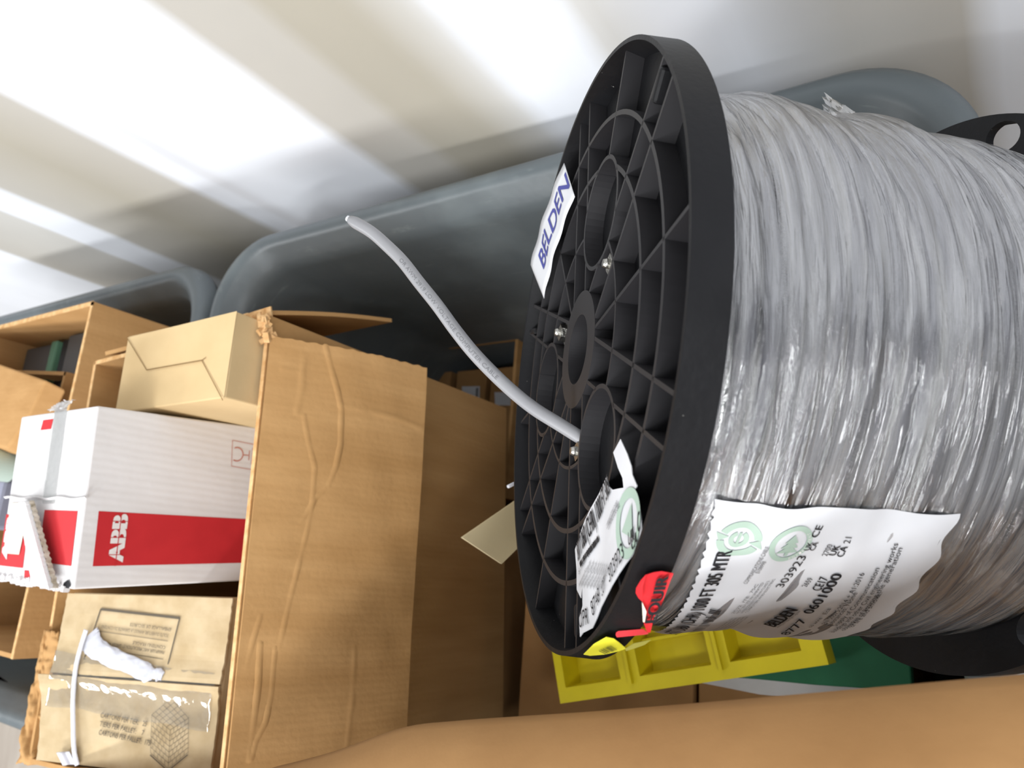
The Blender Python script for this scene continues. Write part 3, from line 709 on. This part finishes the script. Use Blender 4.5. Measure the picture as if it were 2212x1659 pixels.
# near flap: hinged on the near rim, folded outwards and down
h0 = PA(0.345, 0.025, -0.001); h1 = PA(0.345, 0.492, -0.001)
f0 = Vector((-0.592, 0.236, 0.737)); f1 = Vector((-0.592, -0.255, 0.697))
creases = [([(702, 750), (712, 790), (728, 850), (735, 885), (733, 960), (722, 1010), (706, 1050), (680, 1075), (660, 1110), (640, 1135)], 0.0026, 5),
           ([(735, 876), (800, 890), (860, 905), (905, 925)], 0.0018, 6), ([(655, 770), (650, 840), (640, 890)], 0.0013, 10),
           ([(655, 900), (665, 960), (678, 1010), (672, 1090), (660, 1150), (640, 1230), (615, 1330), (600, 1400)], 0.0018, 5),
           ([(560, 1390), (555, 1480), (545, 1560), (535, 1640)], 0.0028, 5), ([(592, 1400), (583, 1500), (570, 1560), (550, 1600), (540, 1640)], 0.0022, 4), ([(530, 1440), (545, 1380), (560, 1330)], 0.0016, 5),
           ([(762, 1400), (758, 1500), (750, 1560), (745, 1610)], 0.0012, 7), ([(820, 760), (822, 770), (830, 800)], 0.001, 8), ([(610, 800), (650, 806), (655, 780)], 0.001, 7)]
Nf = (f0 - h0).cross(h1 - h0).normalized()
if Nf.x < 0: Nf = -Nf
def cambase(u, v):
    p = (h0 * (1 - v) + h1 * v) * (1 - u) + (f0 * (1 - v) + f1 * v) * u
    return p + Nf * (0.010 * math.sin(math.pi * u) + 0.004 * math.sin(v * 5 + 1) * u)
MTi = M.transposed()
def pix(p): q = MTi @ (p - CAM); return Vector((1106 + F * q.x / -q.z, 829.5 - F * q.y / -q.z))
CR = [([Vector(q) for q in c], a, w_) for c, a, w_ in creases]
def segd(p, a, b): d = b - a; t = max(0, min(1, (p - a).dot(d) / d.length_squared)); return (a + d * t - p).length
def flapfn(u, v):
    p = cambase(u, v); q = pix(p); h = 0
    for c, a, w_ in CR:
        d = min(segd(q, c[i], c[i + 1]) for i in range(len(c) - 1))
        if d < 5 * w_: h += 0.5 * a * (0.75 + 0.9 * noise.noise(Vector((q.x * .02, q.y * .02, a * 900)))) * math.exp(-(d / (w_ * 0.7)) ** 2)
    h += 0.0012 * noise.noise(Vector((u * 5, v * 9, 0)))
    ed = 0.0018 * noise.noise(Vector((u * 22, 3, 1))) * max(0, 1 - v * 30)
    return p + Nf * h + Vector((0, ed, 0))
fp = MB().grid(flapfn, 180, 360, -0.004 if False else 0.004)
flap = fp.build('flap', 'kraft', boxA, smooth=True, label='creased flap hanging down outside')
md = flap.modifiers.new('split', 'EDGE_SPLIT'); md.split_angle = rad(50)
# wall-side flap
g0 = Vector((-0.685, 0.266, 0.912)); g1 = Vector((-0.99, 0.245, 0.925)); k0 = Vector((-0.672, 0.318, 0.722)); k1 = Vector((-0.98, 0.30, 0.735))
MB().grid(lambda u, v: (g0 * (1 - v) + g1 * v) * (1 - u) + (k0 * (1 - v) + k1 * v) * u + Vector((0.0, 0.003 * math.sin(math.pi * u), 0)), 12, 4, 0.005).build('flap', 'kraft', boxA, label='wall-side flap hanging behind')
# torn corner of the rim
tm = MB()
for i in range(46):
    t = i / 45
    p = PA(0.300 + 0.044 * min(1, t * 1.6), 0.0 + 0.028 * max(0, t - 0.4) / 0.6, 0.001) + Vector((random.uniform(-.004, .004), random.uniform(-.003, .005), random.uniform(-.004, .006)))
    s_ = random.uniform(0.003, 0.007); q = Matrix.Rotation(random.uniform(0, 6), 3, Vector((random.random(), random.random(), random.random())).normalized())
    tm.box((-s_, -s_ * .6, -s_ * .35), (s_, s_ * .6, s_ * .35), q, p)
tm.grid(lambda u, v: PA(0.290 + 0.052 * u, -0.012 * u * (1 - v) + 0.004 * v, 0.002 + 0.005 * math.sin(u * 4) - 0.004 * v), 8, 4, 0.003)
tm.build('torn_corner', 'kraft_raw', boxA, label='torn ragged corner')
tm = MB()
def crf(u, v):
    n = noise.noise(Vector((u * 7, v * 2.5, 2))); n2 = noise.noise(Vector((u * 22, v * 8, 7)))
    p = PA(-0.010 - 0.012 * u + (0.034 + 0.014 * n) * v, 0.345 + 0.15 * u, 0.002 + 0.004 * math.sin(v * 3) - 0.018 * v * u)
    return p + Vector((0.003 * n2, 0.003 * n2, 0.010 * n * u + 0.003 * n2))
tm.grid(crf, 60, 20, 0.003)
def crf2(u, v):
    p = PA(0.0 + 0.12 * v, 0.47 + 0.025 * u, -0.004 - 0.02 * u); n = noise.noise(Vector((u * 3, v * 12, 5)))
    return p + Vector((0, 0.006 * n, 0.010 * n))
tm.build('crumpled_rim', 'kraft', boxA, smooth=True, label='crushed far corner of the rim')

# white box with red band
RB = rotm(((0.998, -0.001, -0.057), (-0.004, 0.997, -0.078), (0.057, 0.078, 0.995)))
OB = Vector((-0.991, 0.139, 1.005)); dB = (0.196, 0.188, 0.42)
boxB, PB, bB = carton('white_box', OB, RB, dB, 'white printed box with red band and torn top, standing in the open carton', 'white_card', open_top=False, bev=0.002)
def bn(y, z, l): return OB + RB @ Vector((dB[0] + l, y, z))
def bt(x, y, l): return OB + RB @ Vector((x, y, l))
Print(bn, 0.0003).poly([(-0.1094, -0.0152), (-0.1656, -0.0163), (-0.1668, -0.23), (-0.1150, -0.23)]).build('red_band', 'red', bB)
lg = Print(bn, 0.0006); lg.text('ABB', (-0.1625, -0.0465), (-0.1150, -0.0465), 0.0160, bold=3); lg.build('printed_logo', 'ink_pale', bB)
lc = Print(bn, 0.0010); lc.strip((-0.166, -0.0388), (-0.112, -0.0388), 0.0009)
for y in (-0.1543, -0.1365, -0.1195): lc.strip((y, -0.048), (y, -0.029), 0.0007)
lc.build('logo_gap', 'red', bB)
ic = Print(bn, 0.0004)
for a, b in (((-0.0195, -0.162), (-0.0510, -0.164)), ((-0.0510, -0.164), (-0.0550, -0.215)), ((-0.0195, -0.162), (-0.0235, -0.215))): ic.strip(a, b, 0.0007)
ic.ring((-0.036, -0.170), 0.0075, 0.0090, 150, 390, 24); ic.strip((-0.036, -0.179), (-0.036, -0.186), 0.0012); ic.strip((-0.042, -0.187), (-0.030, -0.187), 0.0012)
for i in range(6): ic.text('HANDLE WITH CARE', (-0.0465, -0.192 - .004 * i), (-0.026, -0.192 - .004 * i), 0.0018)
ic.build('printed_mark', 'ink_rose', bB)
for q_ in ([(0.0655, -0.0080), (0.0925, -0.0080), (0.0900, -0.0195), (0.0620, -0.0195)], [(0.104, -0.110), (0.184, -0.110), (0.186, -0.1655), (0.104, -0.1655)],
           [(-0.0, -0.1165), (0.066, -0.119), (0.069, -0.1745), (0.001, -0.1755)], [(0.074, -0.1765), (0.125, -0.1755), (0.128, -0.1870), (0.077, -0.187)]):
    Print(bt, 0.0004).poly(q_).build('red_print', 'red', bB)
tw = Print(bt, 0.0008); tw.text('ABB', (0.022, -0.168), (0.022, -0.122), 0.0165, up=(-1, 0), bold=3); tw.build('printed_logo', 'ink_pale', bB)
tb = MB().grid(lambda u, v: bt(0.094 + 0.032 * u + 0.002 * v, 0.002 - 0.105 * v, 0.0009), 4, 20).build('tape', film_mat('dull_tape', tint=(0.75, 0.76, 0.74, 1), haze=(0.3, 0.5), scale=40, rough=0.25, bump=0.3), bB, fix=False)
MB().grid(lambda u, v: bt(0.082 + 0.040 * u, 0.001 + 0.012 * v + 0.003 * noise.noise(Vector((u * 12, v * 4, 0))), 0.003 - 0.010 * v + 0.005 * noise.noise(Vector((u * 14, v * 6, 3)))), 24, 8).build('tape_end', 'film2', bB, fix=False, label='crumpled end of clear tape')
Print(bt, 0.0014).poly([(0.0115, -0.1035), (0.0560, -0.1020), (0.0600, -0.135), (0.0560, -0.1605), (0.0115, -0.1612)]).build('beige_sticker', 'beige', bB)
MB().grid(lambda u, v: bt(-0.008 + 0.21 * u, -0.0985 + 0.002 * v + 0.001 * math.sin(u * 20), 0.0012 + 0.002 * v), 20, 2, 0.0008).build('top_seam', 'white_card', bB)
# lifted torn strip of the top
A0 = [Vector(q) for q in ((0.050, -0.102), (0.0985, -0.101), (0.173, -0.188), (0.118, -0.1885))]
def strip_(u, v):
    p = (A0[0] * (1 - u) + A0[1] * u) * (1 - v) + (A0[3] * (1 - u) + A0[2] * u) * v
    return bt(p.x + 0.0015 * noise.noise(Vector((v * 30, u, 0))) * (u > .9 or u < .1), p.y, 0.004 + 0.011 * u * (1 - v * .55))
MB().grid(strip_, 8, 40, 0.004).build('torn_strip', 'white_card', bB, label='torn strip of the top standing up')
MB().grid(lambda u, v: strip_(1, v) + RB @ Vector((0.0006 + 0.003 * u, 0, -0.004 * u + 0.0006 * math.sin(v * 90))), 4, 60, 0.001).build('torn_edge', 'white_torn', bB, label='torn edge showing brown fluting')
MB().grid(lambda u, v: strip_(0, v * .8 + .25) + RB @ Vector((-0.001 - 0.009 * u, 0, -0.006 - 0.001 * u + 0.001 * math.sin(v * 70))), 4, 40, 0.001).build('torn_edge', 'white_torn', bB)
Print(bt, 0.0012).poly([(0.186, -0.179), (0.192, -0.184), (0.190, -0.1875), (0.176, -0.1875), (0.176, -0.183)]).build('hole_shade_patch', 'ink', bB)  # shade inside the torn hole, drawn as a flat black patch
# rough worn corners
wn_ = MB()
for i in range(60):
    t = i / 59; p = bt(-0.012 + 0.19 * t, -0.1885 + 0.001, 0.0) + Vector((random.uniform(-.002, .002), random.uniform(-.002, .001), random.uniform(-.003, .001)))
    s_ = random.uniform(0.0015, 0.0035); wn_.box((-s_, -s_, -s_), (s_, s_, s_), Matrix.Rotation(random.uniform(0, 3), 3, 'Z'), p)
wn_.build('frayed_edge', 'white_card', bB)

# kraft box with tuck seam
RK = RA @ Matrix.Rotation(rad(-1.8), 3, 'Z')
OK = Vector((-0.876, 0.243, 0.958)); 
boxK, PK, bK = carton('small_carton', OK, RK, (0.199, 0.0955, 0.20), 'plain closed straw-brown box with interlocked bottom flaps, beside the white box', 'kraft_yellow', open_top=False, bev=0.001)
kt = lambda x, y, l: OK + RK @ Vector((x, y, l))
ks = Print(kt, 0.0019)
for a, b in (((0.001, -0.002), (0.0533, -0.0491)), ((0.0533, -0.0491), (0.1537, -0.0500)), ((0.1537, -0.0500), (0.160, -0.0475)), ((0.1540, -0.0502), (0.1990, -0.099))): ks.strip(a, b, 0.0010)
ks.build('flap_seam', mat('seam_shadow_gap', srgb(120, 92, 52), 0.9), bK)
MB().add([kt(0.0, -0.002, 0.0006), kt(0.0533, -0.0488, 0.0012), kt(0.1535, -0.0497, 0.0012), kt(0.1985, -0.0975, 0.0006), kt(0.2, 0, 0.0006)], [(0, 1, 2, 4), (2, 3, 4)]).build('tuck_flap', 'kraft_yellow', bK)

# taped pale carton
RT = rotm(((0.959, -0.059, 0.276), (0.055, 0.998, 0.023), (-0.277, -0.007, 0.961)))
OT = Vector((-0.957, -0.063, 0.919)); dT = (0.232, 0.1835, 0.115)
boxT, PT, bT = carton('taped_carton', OT, RT, dT, 'worn pale brown carton sealed with clear tape, printed with a stacked pallet drawing', 'kraft_pale', open_top=False, bev=0.003)
tt_ = lambda x, y, l: OT + RT @ Vector((x, y, l))
def tflap(y0, y1, sg, nm):
    def f(u, v):
        y = y0 + (y1 - y0) * v; e = (v if sg > 0 else 1 - v)
        return tt_(-0.002 + 0.236 * u + 0.0015 * noise.noise(Vector((v * 25, sg, 1))) * (u in (0, 1)) - 0.016 * (sg < 0) * (u < .5) * (1 - 2 * u) * (1 - v) ** 1.5, y, 0.0008 + 0.0035 * math.exp(-((1 - e) / 0.18) ** 2) * (1 if sg > 0 else 1.4) + 0.0008 * noise.noise(Vector((u * 6, v * 6, sg))))
    MB().grid(f, 30, 20, 0.003).build('top_flap', 'kraft_pale', boxT, smooth=False)
tflap(-0.001, -0.0905, 1, 'a'); tflap(-0.0925, -0.184, -1, 'b')
tp2 = Print(tt_, 0.0052)
fr = [(0.0536, -0.0177), (0.1677, -0.0241), (0.1596, -0.0852), (0.0422, -0.0746)]
wds = (0.0024, 0.0014, 0.0024, 0.0015)
for i in range(4): tp2.strip(fr[i], fr[(i + 1) % 4], wds[i] * 1.1, 6)
tp2.build('printed_frame', 'ink_soft', bT)
tx = Print(tt_, 0.0052)
def fp4(u, v):
    a = Vector(fr[0]) * (1 - u) + Vector(fr[1]) * u; b = Vector(fr[3]) * (1 - u) + Vector(fr[2]) * u; return a * (1 - v) + b * v
for s_, v, u1, u0 in (('EMBALLAGE DE SECURITE', .25, .93, .42), ('TOUTE OUVERTURE ANNULE LA GARANTIE DU CONTENU', .36, .92, .08), ('CONTENU FRAGILE', .57, .92, .52), ('MANIPULER AVEC PRECAUTION ET GARDER AU SEC', .66, .92, .16)):
    tx.text(s_, fp4(u1, v - .06), fp4(u0, v - .06), 0.0036)
for v in (.42, .74): tx.strip(fp4(.05, v), fp4(.93, v), 0.0006)
for i, (s_, L_) in enumerate((('CARTONS PER TIER:   25', .066), ('TIERS PER PALLET:    7', .064), ('CARTONS PER PALLET:  175', .075))):
    tx.text(s_, (0.080 + .0008 * i, -0.1335 - .0088 * i), (0.080 + L_ * .98, -0.1385 - .0093 * i), 0.0052, bold=1)
# pallet drawing: isometric stack of cartons
pc = dict(top=(0.1717, -0.1085), l=(0.1497, -0.1265), r=(0.1985, -0.1265), m=(0.1770, -0.1400), bl=(0.1555, -0.1640), bm=(0.1815, -0.1775), br=(0.2040, -0.1600))
pc = {k: Vector(v) for k, v in pc.items()}
def quadlines(a, b, c, d, nu, nv, stag=False):
    for i in range(nu + 1):
        if stag and 0 < i < nu:
            for j in range(nv):
                o_ = 0.5 / nu if j % 2 else 0; u = i / nu - o_
                tx.strip((a * (1 - u) + b * u) * (1 - j / nv) + (d * (1 - u) + c * u) * (j / nv), (a * (1 - u) + b * u) * (1 - (j + 1) / nv) + (d * (1 - u) + c * u) * ((j + 1) / nv), 0.00035)
        else: tx.strip(a * (1 - i / nu) + b * (i / nu), d * (1 - i / nu) + c * (i / nu), 0.0004)
    for j in range(nv + 1): tx.strip(a * (1 - j / nv) + d * (j / nv), b * (1 - j / nv) + c * (j / nv), 0.0004)
quadlines(pc['l'], pc['m'], pc['bm'], pc['bl'], 5, 7, True); quadlines(pc['m'], pc['r'], pc['br'], pc['bm'], 5, 7, True); quadlines(pc['l'], pc['top'], pc['r'], pc['m'], 5, 5)
for a, b in (('bl', 'bm'), ('bm', 'br')): tx.strip(pc[a] + Vector((0, -.0022)), pc[b] + Vector((0, -.0022)), 0.0011, 3)
tx.build('printed_text', 'ink_soft', bT)
def tapef(u, v):
    x = -0.014 + 0.25 * u; yc = -0.0915 - 0.014 * u + 0.0; wv = 0.029 + 0.003 * noise.noise(Vector((u * 6, 0, 0)))
    y = yc + wv * (1 - 2 * v) - 0.004
    return tt_(x, y, 0.0062 + 0.0026 * math.exp(-((v - .45) / .12) ** 2) + 0.0006 * noise.noise(Vector((u * 26, v * 9, 3))) + (-0.03 * max(0, u - 0.96) / .04 if u > .96 else 0) + (-0.012 * (0.05 - u) / .05 if u < .05 else 0))
MB().grid(tapef, 90, 24).build('clear_tape', 'tape', boxT, smooth=True, fix=False, label='glossy clear tape over the top seam')
# white strap and foam-like packet lying on it
stp = [(187, 1360, .012), (176, 1395, .010), (165, 1440, .009), (159, 1500, .009), (159, 1560, .009), (161, 1620, .009), (168, 1653, .007)]
def T_at(px, py, l):
    n = RT.col[2]; r = ray(px, py); k = (OT + n * l - CAM).dot(n) / r.dot(n); return CAM + r * k
SPt = catmull([T_at(*q) for q in stp], 10); nn = RT.col[2]
strp = empty('packing_strap', SPt[-1], 'narrow white plastic strap lying across the taped carton', 'strap')
def strf(u, v):
    i = min(int(u * (len(SPt) - 1)), len(SPt) - 2); p = SPt[i].lerp(SPt[i + 1], u * (len(SPt) - 1) - i); d = (SPt[i + 1] - SPt[i]).normalized(); sd = d.cross(nn).normalized()
    return p + sd * (0.0058 * (v - .5)) + nn * (0.0015 * math.sin(v * math.pi) + 0.0004 * noise.noise(Vector((u * 40, v * 2, 0))))
MB().grid(strf, 80, 6, 0.0008).build('strap_band', 'strap', strp, smooth=True)
MB().grid(lambda u, v: T_at(123 + 27 * u + 14 * v, 1625 - 2 * u + 28 * v, .010 - .004 * v + .002 * math.sin(u * 7)), 8, 8, 0.0008).build('strap_end', 'strap', strp, smooth=True, label='folded end of the strap')
bag = MB()
bax = [(190, 1358), (197, 1372), (215, 1390), (250, 1408), (290, 1424), (320, 1438), (333, 1440), (345, 1443), (352, 1447)]
bwd = [27, 26, 20, 18, 17, 18, 9, 13, 7]; bht = [1.5, 3, 4.5, 6, 7, 6, 4, 6, 3]
BP = catmull([T_at(a + 2, b + 14, .006) for a, b in bax], 6); nb = len(BP) - 1
bagroot = empty('plastic_packet', BP[nb // 2], 'crumpled white plastic packet lying on the taped carton', 'packet')
def bgf(u, v):
    k = u * nb; i = min(int(k), nb - 1); p = BP[i].lerp(BP[i + 1], k - i); d = (BP[i + 1] - BP[i]).normalized(); sd = d.cross(nn).normalized()
    kk = u * (len(bwd) - 1); j = min(int(kk), len(bwd) - 2); w_ = (bwd[j] + (bwd[j + 1] - bwd[j]) * (kk - j)) * 0.00056; h_ = (bht[j] + (bht[j + 1] - bht[j]) * (kk - j)) * 0.0009
    a = 2 * math.pi * v; n_ = 1 + 0.20 * noise.noise(Vector((u * 20, math.cos(a) * 2.2, math.sin(a) * 2.2)))
    return p + sd * (math.cos(a) * w_ * n_) + nn * (h_ * 0.5 * (1 + math.sin(a)) * n_)
bag.grid(bgf, 90, 24); bag.build('packet', 'foam', bagroot, smooth=True)

# slim carton of small boxes standing behind, next to the wall side of the tub
boxN, PN, bN = carton('narrow_carton', (-1.022, 0.425, 0.322), I3, (0.287, 0.30, 0.26), 'open brown carton low in the tub, holding small labelled boxes', 'kraft', th=0.006)
for i, (x0, x1, lb, lx) in enumerate(((-1.012, -0.937, 'small brown box half hidden by the big carton flap, no label seen', None), (-0.921, -0.846, 'small brown box with white label, middle of the row in the low carton', (-0.905, -0.860)), (-0.834, -0.748, 'small brown box with white label, nearest the spool in the low carton', (-0.823, -0.775)))):
    s_ = tagit(MB().box((x0, 0.14, 0.075), (x1, 0.392 - .002 * i, 0.26)).build('small_box', 'kraft_dark', None, bevel=0.001), lb, 'small box', 'small boxes in the low carton')
    if lx:
        y0 = 0.357 - .018 * (i - 1)
        Print(lambda a, b, l: Vector((a, b, 0.26 + l)), 0.0006).poly([(lx[0], y0), (lx[1], y0 - .003), (lx[1] + .002, y0 - .030), (lx[0] + .004, y0 - .026)]).build('paper_label', 'paper', s_)
        Print(lambda a, b, l: Vector((a, b, 0.26 + l)), 0.0009).strip((lx[1] - .006, y0 - .006), (lx[1] - .005, y0 - .026), 0.006).build('label_print', 'ink_grey', s_)
# hidden and half hidden filler cartons low in the tub (they carry what lies above)
def plain_box(lo, hi, label, m='kraft_dark'): return tagit(MB().box(lo, hi).build('closed_carton', m, None, bevel=0.002), label, 'cardboard box')
plain_box((-0.99, -0.24, 0.055), (-0.68, 0.10, 0.412), 'brown closed carton underneath the big open carton')
plain_box((-0.60, -0.215, 0.055), (-0.345, 0.10, 0.452), 'brown closed carton in shadow below the left half of the yellow tray')
plain_box((-0.338, -0.215, 0.055), (-0.11, -0.005, 0.452), 'brown closed carton in shadow below the green lid')
plain_box((-0.24, 0.15, 0.055), (-0.13, 0.30, 0.690), 'closed carton hidden under the low edge of the spool')
plain_box((-0.085, 0.06, 0.055), (-0.045, 0.30, 0.775), 'slim closed carton propping the spool near the tub end', 'kraft_dark')

# ------------------------------------------------------------------ yellow tray
TO = Vector((-0.478, -0.152, 0.55)); tu = Vector((0.966, 0.26, 0)); tv = Vector((-0.26, 0.966, 0)); 
RTy = Matrix((tu, tv, Vector((0, 0, 1)))).transposed()
tray = empty('parts_tray', TO + RTy @ Vector((0.16, 0.1, -0.045)), 'bright yellow plastic compartment tray lying under the spool', 'tray')
ty = MB(); D = 0.036
us = [0, 0.011, 0.087, 0.112, 0.2, 0.222, 0.300, 0.323]; vs_ = [0, 0.017, 0.098, 0.112, 0.196, 0.21]
for i in range(len(us) - 1):
    for j in range(len(vs_) - 1):
        pocket = i in (1, 3, 5) and j in (1, 3)
        if pocket:
            a0, a1, b0, b1 = us[i], us[i + 1], vs_[j], vs_[j + 1]
            q = 0.003
            P = lambda x, y, z: TO + RTy @ Vector((x, y, z))
            top = [P(a0, b0, 0), P(a1, b0, 0), P(a1, b1, 0), P(a0, b1, 0)]
            bot = [P(a0 + q, b0 + q, -D), P(a1 - q, b0 + q, -D), P(a1 - q, b1 - q, -D), P(a0 + q, b1 - q, -D)]
            ty.add(top + bot, [(0, 1, 5, 4), (1, 2, 6, 5), (2, 3, 7, 6), (3, 0, 4, 7), (4, 5, 6, 7)])
            ty.box((a0 + q, b0 + 0.036, -D), (a1 - q, b0 + 0.040, -D * .55), RTy, TO)
        else: ty.add([TO + RTy @ Vector((x, y, 0)) for x, y in ((us[i], vs_[j]), (us[i + 1], vs_[j]), (us[i + 1], vs_[j + 1]), (us[i], vs_[j + 1]))], [(0, 1, 2, 3)])
for (a, b) in (((0, 0), (0.323, 0.003)), ((0, 0.207), (0.323, 0.21)), ((0, 0.003), (0.003, 0.207)), ((0.32, 0.003), (0.323, 0.207))):
    ty.box((a[0], a[1], -D - 0.004), (b[0], b[1], -0.0005), RTy, TO)
ty.box((0.003, 0.003, -D - 0.004), (0.32, 0.207, -D - 0.001), RTy, TO)
ty.box((0.0985, 0.01, 0), (0.1025, 0.2, 0.006), RTy, TO).box((0.209, 0.01, 0), (0.213, 0.2, 0.006), RTy, TO)
ty.build('compartment_tray', 'yellow', tray, fix=False)
# green lid and white sheet beneath the tray
go = MB(); gp = [on(1560, 1462, 2, .50), on(1640, 1468, 2, .50), on(1760, 1480, 2, .50), on(1850, 1486, 2, .50), on(1972, 1500, 2, .50), on(1968, 1440, 2, .50), on(1960, 1380, 2, .5), Vector((-0.10, 0.0, .5)), Vector((-0.33, -0.02, .5))]
go.add(gp + [p - Vector((0, 0, .02)) for p in gp], [tuple(range(9)), tuple(range(17, 8, -1))] + [(i, i + 9, (i + 1) % 9 + 9, (i + 1) % 9) for i in range(9)])
tagit(go.build('green_lid', 'green', None, bevel=0.002), 'dark green plastic lid between the yellow tray and the black flange', 'lid')
wp = [on(1440, 1462, 2, .475), on(1540, 1480, 2, .475), on(1640, 1500, 2, .475), on(1760, 1512, 2, .475), on(1900, 1515, 2, .475), Vector((-0.11, -0.02, .475)), Vector((-0.33, -0.04, .475))]
wm = MB().add(wp + [p - Vector((0, 0, .02)) for p in wp], [tuple(range(7)), tuple(range(13, 6, -1))] + [(i, i + 7, (i + 1) % 7 + 7, (i + 1) % 7) for i in range(7)])
tagit(wm.build('foam_sheet', mat('grey_white_foam', srgb(206, 202, 200), 0.8, srgb(190, 186, 182), 20), None), 'greyish white foam sheet edge showing under the green lid', 'foam sheet')

# foreground carton flap
FC = MB(); e = [(560, 1672), (600, 1655), (660, 1640), (740, 1618), (880, 1570), (1000, 1556), (1150, 1546), (1300, 1537), (1600, 1514), (1900, 1489), (2212, 1463), (2500, 1440)]
ed = [on(a, b + 19, 2, 1.075) for a, b in e]; ed = catmull(ed, 6)
fcr = empty('foreground_carton', (-0.2, -0.44, 0), 'large brown open carton close to the camera, blurred flap along the bottom', 'cardboard box')
def ff(u, v):
    k = u * (len(ed) - 1); i = min(int(k), len(ed) - 2); p = ed[i].lerp(ed[i + 1], k - i)
    q = Vector((p.x - 0.03 - 0.05 * v, -0.33, 1.20))
    c = p.lerp(q, v); d_ = v * 0.27; c.z += 0.012 * (1 - math.exp(-d_ / 0.010)) * (1 - v); return c
FC.grid(ff, 60, 90, 0.005); FC.build('flap', 'kraft_dark', fcr, smooth=True, label='flap bending up towards the spool')
cb = MB()
for lo, hi in (((-0.40, -0.72, 0), (0.28, -0.715, 1.195)), ((-0.40, -0.335, 0), (0.28, -0.330, 1.195)), ((-0.40, -0.715, 0), (-0.395, -0.335, 1.195)), ((0.275, -0.715, 0), (0.28, -0.335, 1.195)), ((-0.40, -0.715, 0), (0.28, -0.333, 0.005))): cb.box(lo, hi)
cb.build('body', 'kraft', fcr)

# cream card leaf between big carton and flange, white twist
cf = empty('card_leaf', on(1060, 1150, 0, -0.47) - Vector((0, 0, 0.12)), 'cream card leaf sticking out behind the spool flange', 'card')
c3 = [on(995, 1161, 0, -0.47), on(1125, 1072, 0, -0.44), on(1150, 1150, 0, -0.43), on(1080, 1217, 0, -0.45)]
MB().grid(lambda u, v: (c3[0] * (1 - u) + c3[1] * u) * (1 - v) + (c3[3] * (1 - u) + c3[2] * u) * v, 6, 6, 0.004).build('leaf', mat('cream_card', srgb(212, 196, 158), 0.7, srgb(196, 180, 140), 8), cf)
tw_ = MB().tube([on(1098, 1051, 0, -.40), on(1112, 1044, 0, -.40), on(1130, 1036, 0, -.40)], 0.0018, 8)
tagit(tw_.build('cable_tie', 'strap', None, smooth=True), 'tiny white tie end poking past the left edge of the flange', 'tie')

# ------------------------------------------------------------------ things in the second tub
boxC, PC, bC = carton('tall_carton', (-1.52, 0.352, 0.884), I3, (0.382, 0.515, 0.62), 'open brown carton in the second tub with dark electronics inside', 'kraft', th=0.006)
MB().box((-1.52, 0.346, 0.8842), (-1.138, 0.353, 0.8855)).box((-1.144, -0.163, 0.8842), (-1.138, 0.352, 0.8855)).build('raw_edge', 'kraft_raw', bC)
# inner standing flap edge
q0 = on(0, 780, 2, .86); q1 = on(143, 803, 2, .86); q2 = on(118, 900, 2, .86)
MB().grid(lambda u, v: (q0 - Vector((.15, 0, 0))).lerp(q1, u) - Vector((0, 0, 0.10 * v)), 10, 4, 0.006).build('inner_flap', 'kraft', boxC)
MB().grid(lambda u, v: q1.lerp(q2 + (q2 - q1) * 1.6, u) - Vector((0, 0, 0.12 * v)), 10, 4, 0.006).build('inner_flap', 'kraft', boxC)
MZ = on(120, 738, 1, .338).z; print('MZ', MZ)
for i, (x0, x1, m_, lb) in enumerate(((-1.50, -1.40, 'grey', 'grey electronic module at the far end of the tall carton'), (-1.395, -1.375, 'greenp', 'narrow module with pale green plug strip in the tall carton'), (-1.368, -1.340, 'dark', 'thin black module beside the green-edged one in the tall carton'), (-1.335, -1.262, 'grey', 'wide dull grey module in the tall carton'), (-1.255, -1.16, 'dark', 'black module against the near wall of the tall carton'))):
    o = MB().box((x0, 0.06, 0.66), (x1, 0.335 + .002 * i, MZ + 0.006 * (i % 2)))
    if m_ == 'grey': o.box((x0 + .01, 0.12, MZ), (x1 - .01, 0.2, MZ + 0.012))
    tagit(o.build('electronic_module', m_, None, bevel=0.003), lb, 'module', 'modules in the tall carton')
plain_box((-1.505, 0.0, 0.275), (-1.155, 0.335, 0.658), 'dark brown packing box below the modules', 'kraft_dark')
# lit flap of a further carton
fz = 0.905
fpz = [on(-120, 745, 2, fz + .02), on(98, 821, 2, fz), on(58, 905, 2, fz), on(15, 968, 2, fz), on(-160, 930, 2, fz + .02)]
cD = empty('leaning_carton', (-1.46, 0.13, 0.60), 'small carton lying askew in the tall carton, its bright top panel facing up', 'cardboard box')
n5 = len(fpz); low = [p - Vector((-0.010, 0.01, 0.028)) for p in fpz]
MB().add(fpz + low, [tuple(range(n5)), tuple(range(2 * n5 - 1, n5 - 1, -1))] + [(i, i + n5, (i + 1) % n5 + n5, (i + 1) % n5) for i in range(n5)]).build('body', 'kraft', cD, bevel=0.003)
# tape roll and small bits left of the white box
rl = MB(); rc_ = on(-22, 1000, 2, .90)
rl.lathe([(0.020, 0.0), (0.020, -0.03), (0.026, -0.03), (0.026, 0.0)], lambda x, y, h: rc_ + Vector((x, y, h)), 36)
tagit(rl.build('tape_roll', 'rimw', None, smooth=False), 'pale ring edge beside the far side of the white box', 'tape roll')
lv = MB().box((-0.03, -0.05, -0.255), (0.012, 0.03, 0)); lv.v = [p + on(-8, 1075, 2, .86) for p in lv.v]
tagit(lv.build('grey_case', 'lav', None, bevel=0.006), 'lavender grey plastic case just beyond the white box', 'case')
pk = [on(-30, 1440, 2, .70), on(22, 1477, 2, .70), on(-20, 1476, 2, .70)]
tagit(sheet(pk, 'pink_note', 'pink', None, th=0.001), 'bright pink paper corner in the second tub', 'paper')
